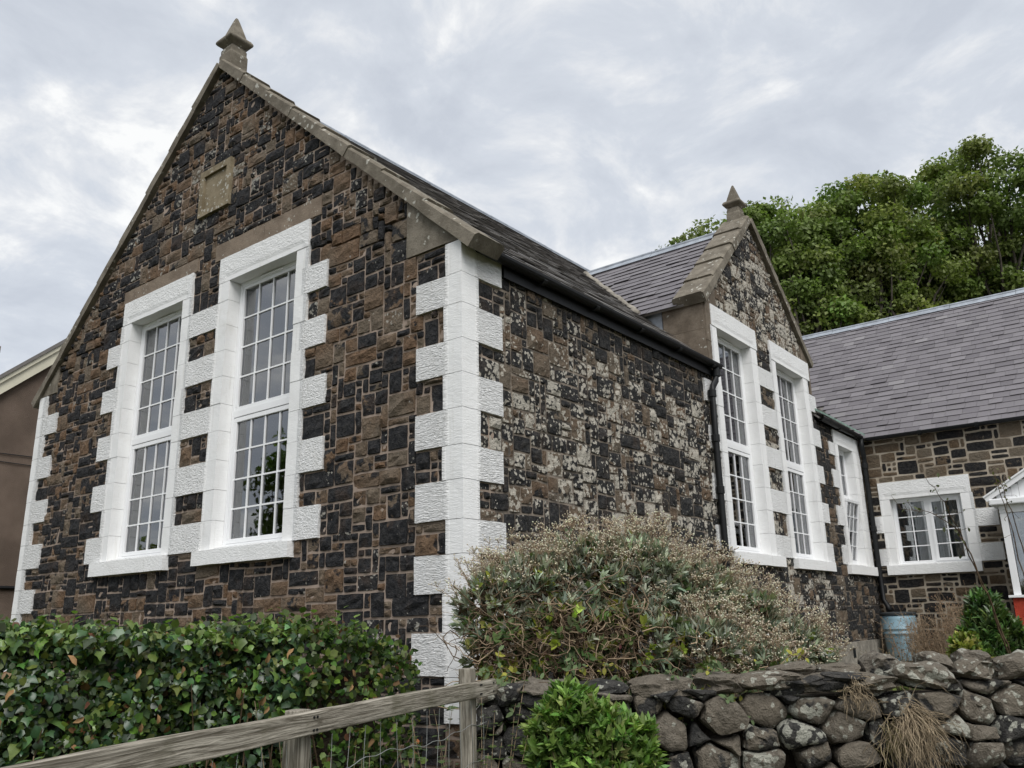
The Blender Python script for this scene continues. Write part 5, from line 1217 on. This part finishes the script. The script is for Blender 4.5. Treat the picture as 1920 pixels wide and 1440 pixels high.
canes('porch_cane', 'dark bare canes rising in front of the white porch post', [[(3.324, 4.294, 0.012), (3.354, 4.138, 0.516), (3.354, 3.933, 1.093), (3.324, 3.76, 1.516), (3.321, 3.72, 1.622)], [(3.344, 4.309, 0.012), (3.406, 4.111, 0.707), (3.387, 3.934, 1.164), (3.361, 3.794, 1.501), (3.343, 3.763, 1.549)]], M_TWIG, (0.12, 0.12, 0.04), .008)
# nettles and climbers about the fence
R = np.random.default_rng(31)
def herb(name, label, cat, root, n, h, spread, base, size, tmpl=OVAL, lean=(0, 0)):
    o = empty(name); tag(o, label, cat); m = MB(); lp, ln_, ld_, ls, lc = [], [], [], [], []
    for k in range(n):
        s_ = np.array(root)+np.array([R.normal(0, spread), R.normal(0, spread), 0]); d_ = np.array([lean[0]+R.normal(0, .12), lean[1]+R.normal(0, .12), 1]); hh = h*R.uniform(.65, 1.05); m.tube([s_, s_+d_*hh*.5, s_+d_*hh], [.004, .003, .0015], 4, cap=False)
        for q in np.arange(.12, 1.02, .055*1.0/max(.5, hh)):
            a_ = R.uniform(0, 6.28)
            for w_ in (0, math.pi):
                v_ = np.array([math.cos(a_+w_), math.sin(a_+w_), .25-.3*R.random()]); lp.append(s_+d_*hh*q); ld_.append(v_); ln_.append([-v_[0]*.3, -v_[1]*.3, 1]); ls.append(size*(1.15-.6*q)*R.uniform(.7, 1.2)); lc.append(np.array(base)*R.uniform(.6, 1.35))
    m.build('stems', M_TWIGP, o); leaf_cloud('leaves', lp, ln_, ld_, ls, lc, tmpl, M_LEAF, o, 'stuff'); finish_root(o, root)
fp_ = lambda t, off: tuple((fa+fd*t-fn*off))[:2]+(GZ,)
herb('nettle_clump', 'nettles with pale tops growing behind the fence post below the hedge', 'nettles', fp_(1.42, .16), 8, 1.28, .06, (0.10, 0.15, 0.055), .055)
herb('nettle_clump', 'nettles poking over the low end of the wooden rail', 'nettles', fp_(2.62, .18), 9, 1.26, .07, (0.07, 0.125, 0.035), .075)
herb('fence_climber', 'green climber with reddish leaves twined round the end fence post', 'climber', fp_(.20, .03), 9, 1.30, .045, (0.085, 0.13, 0.035), .060, IVY)
herb('netting_weeds', 'broad leaved weeds growing through the wire netting by the end post', 'weeds', fp_(.55, .14), 12, 1.0, .11, (0.075, 0.125, 0.035), .075, ROUND)
herb('lane_weeds', 'low weeds at the foot of the stone wall beside the fence end', 'weeds', (1.75, -1.2, GZ), 10, .72, .07, (0.09, 0.15, 0.05), .05, ROUND)
herb('netting_weeds', 'fresh leafy weeds in front of the bare wall foot beside the hedge end', 'weeds', (1.05, -1.35, GZ), 14, 1.05, .10, (0.075, 0.12, 0.035), .065, ROUND)
herb('netting_weeds', 'leafy weeds below the rail between the two fence posts', 'weeds', fp_(1.05, .20), 16, 1.02, .16, (0.055, 0.095, 0.03), .06, ROUND)

# ------------------------------------------------------------------ trees
def tree(name, label, base, blobs, nclump, per, cr_, leaf, col, group, seed, lit=0.35, bare=0):
    global R
    R = np.random.default_rng(seed); o = empty(name); tag(o, label, 'tree', group); m = MB(); base = np.array(base, float)
    cen = np.mean([b[0] for b in blobs], axis=0); fork = base+(cen-base)*0.42
    trunk_r = 0.028*(cen[2]-base[2])+0.08
    m.tube([base-np.array([0, 0, .3]), base+np.array([0, 0, .4]), (base+fork)/2+R.normal(0, .12, 3), fork], [trunk_r*1.35, trunk_r, trunk_r*.85, trunk_r*.7], 10)
    C_, CN = on_blobs(R, blobs, nclump, .75); ci = np.array(C_)
    inner = []
    for b in blobs:
        for k in range(max(2, nclump//(4*len(blobs)))): inner.append(np.array(b[0])+R.normal(0, .42, 3)*np.array(b[1]))
    ci = np.concatenate([ci, np.array(inner)])
    for k, c_ in enumerate(ci):
        mid = fork+(c_-fork)*.5+R.normal(0, .35, 3)+np.array([0, 0, .25]); q = fork+(c_-fork)*.8+R.normal(0, .2, 3); m.tube([fork+R.normal(0, .1, 3), mid, q, c_], [trunk_r*.30, trunk_r*.18, .035, .012], 5, cap=False)
    m.build('trunk', M_BARK, o, smooth=True)
    Ps, Ns, Cs = [], [], []
    for c_ in ci:
        r_ = cr_*R.uniform(.6, 1.25); k = int(per*R.uniform(.6, 1.3)); v = unit(R.normal(0, 1, (k, 3))); rr = (0.35+.75*R.random((k, 1))**.6); r3 = np.array([r_, r_, r_*.62])
        Ps.append(c_+v*r3*rr); Ns.append(unit(v+np.array([0, 0, .5])+R.normal(0, .4, (k, 3)))); Cs.append(np.tile(np.array(col)*np.exp(R.normal(0, .18))*(1+R.normal(0, .06, 3)), (k, 1))*np.exp(R.normal(0, .22, (k, 1))))
    Ps, Ns, Cs = map(np.concatenate, (Ps, Ns, Cs)); n_ = len(Ps); D_ = unit(R.normal(0, 1, (n_, 3))+np.array([0, 0, -.5]))
    leaf_cloud('crown', Ps, Ns, D_, leaf*R.uniform(.65, 1.3, n_), np.clip(Cs, .004, .8), DIAM, M_TREELEAF, o, 'stuff'); finish_root(o, tuple(base)); return n_
GR = 'trees behind the wing'
tree('sycamore_tree', 'tallest broad green tree rising over the slate roof with pale branches showing', ((1.242, 27.017, 13.668)[0], (1.242, 27.017, 13.668)[1], -0.6), [((1.277, 26.979, 13.852), (3.3, 3.3, 2.3)), ((2.093, 28.342, 11.796), (3.2, 3.2, 3.0)), ((-0.354, 26.222, 12.419), (2.8, 2.8, 2.4)), ((-0.138, 27.113, 10.38), (3, 3, 1.6))], 250, 330, .62, .15, (0.165, 0.215, 0.055), GR, 41)
tree('sycamore_tree', 'rounded green tree between the tallest tree and the pointed dormer gable', ((-2.138, 22.226, 12.368)[0], (-2.138, 22.226, 12.368)[1], -0.6), [((-1.479, 22.56, 12.867), (1.7, 1.7, 1.6)), ((-2.614, 22.219, 11.346), (2.3, 2.3, 1.9)), ((-1.624, 23.242, 10.629), (2.4, 2.4, 2.1)), ((-3.291, 21.381, 12.227), (1.2, 1.2, 1.1))], 170, 330, .58, .145, (0.168, 0.22, 0.056), GR, 42)
tree('sycamore_tree', 'smaller green tree just behind the dormer finial', ((-4.02, 19.758, 11.501)[0], (-4.02, 19.758, 11.501)[1], -0.6), [((-4.123, 19.618, 11.67), (1.5, 1.5, 1.4)), ((-3.867, 20.351, 10.166), (2.0, 2.0, 2.2)), ((-4.434, 19.197, 12.178), (.85, .85, .8)), ((-3.182, 21.125, 9.482), (1.8, 1.8, 1.6)), ((-5.558, 18.52, 11.627), (1.1, 1.1, .62))], 130, 320, .54, .14, (0.160, 0.212, 0.055), GR, 43)
tree('lane_tree', 'green tree across the lane mirrored in the gable windows', (-21.6, -16.2, GZ), [((-21.6, -16.2, 5.8), (2.4, 2.4, 2.2)), ((-20.5, -17.6, 4.6), (2.6, 2.6, 2.0)), ((-23.4, -18.0, 4.4), (2.5, 2.5, 2.0))], 45, 150, .95, .30, (0.13, 0.18, 0.04), 'trees across the lane', 44)
tree('lane_tree', 'lower bushy tree across the lane mirrored in the bottom panes', (-39.0, -18.0, GZ), [((-39, -18, 2.6), (4.2, 3.0, 2.0)), ((-35, -19.5, 2.2), (3, 3, 1.8))], 45, 130, 1.0, .36, (0.13, 0.17, 0.04), 'trees across the lane', 45)
finish_root(B, (AX, LY/2, GARDEN))
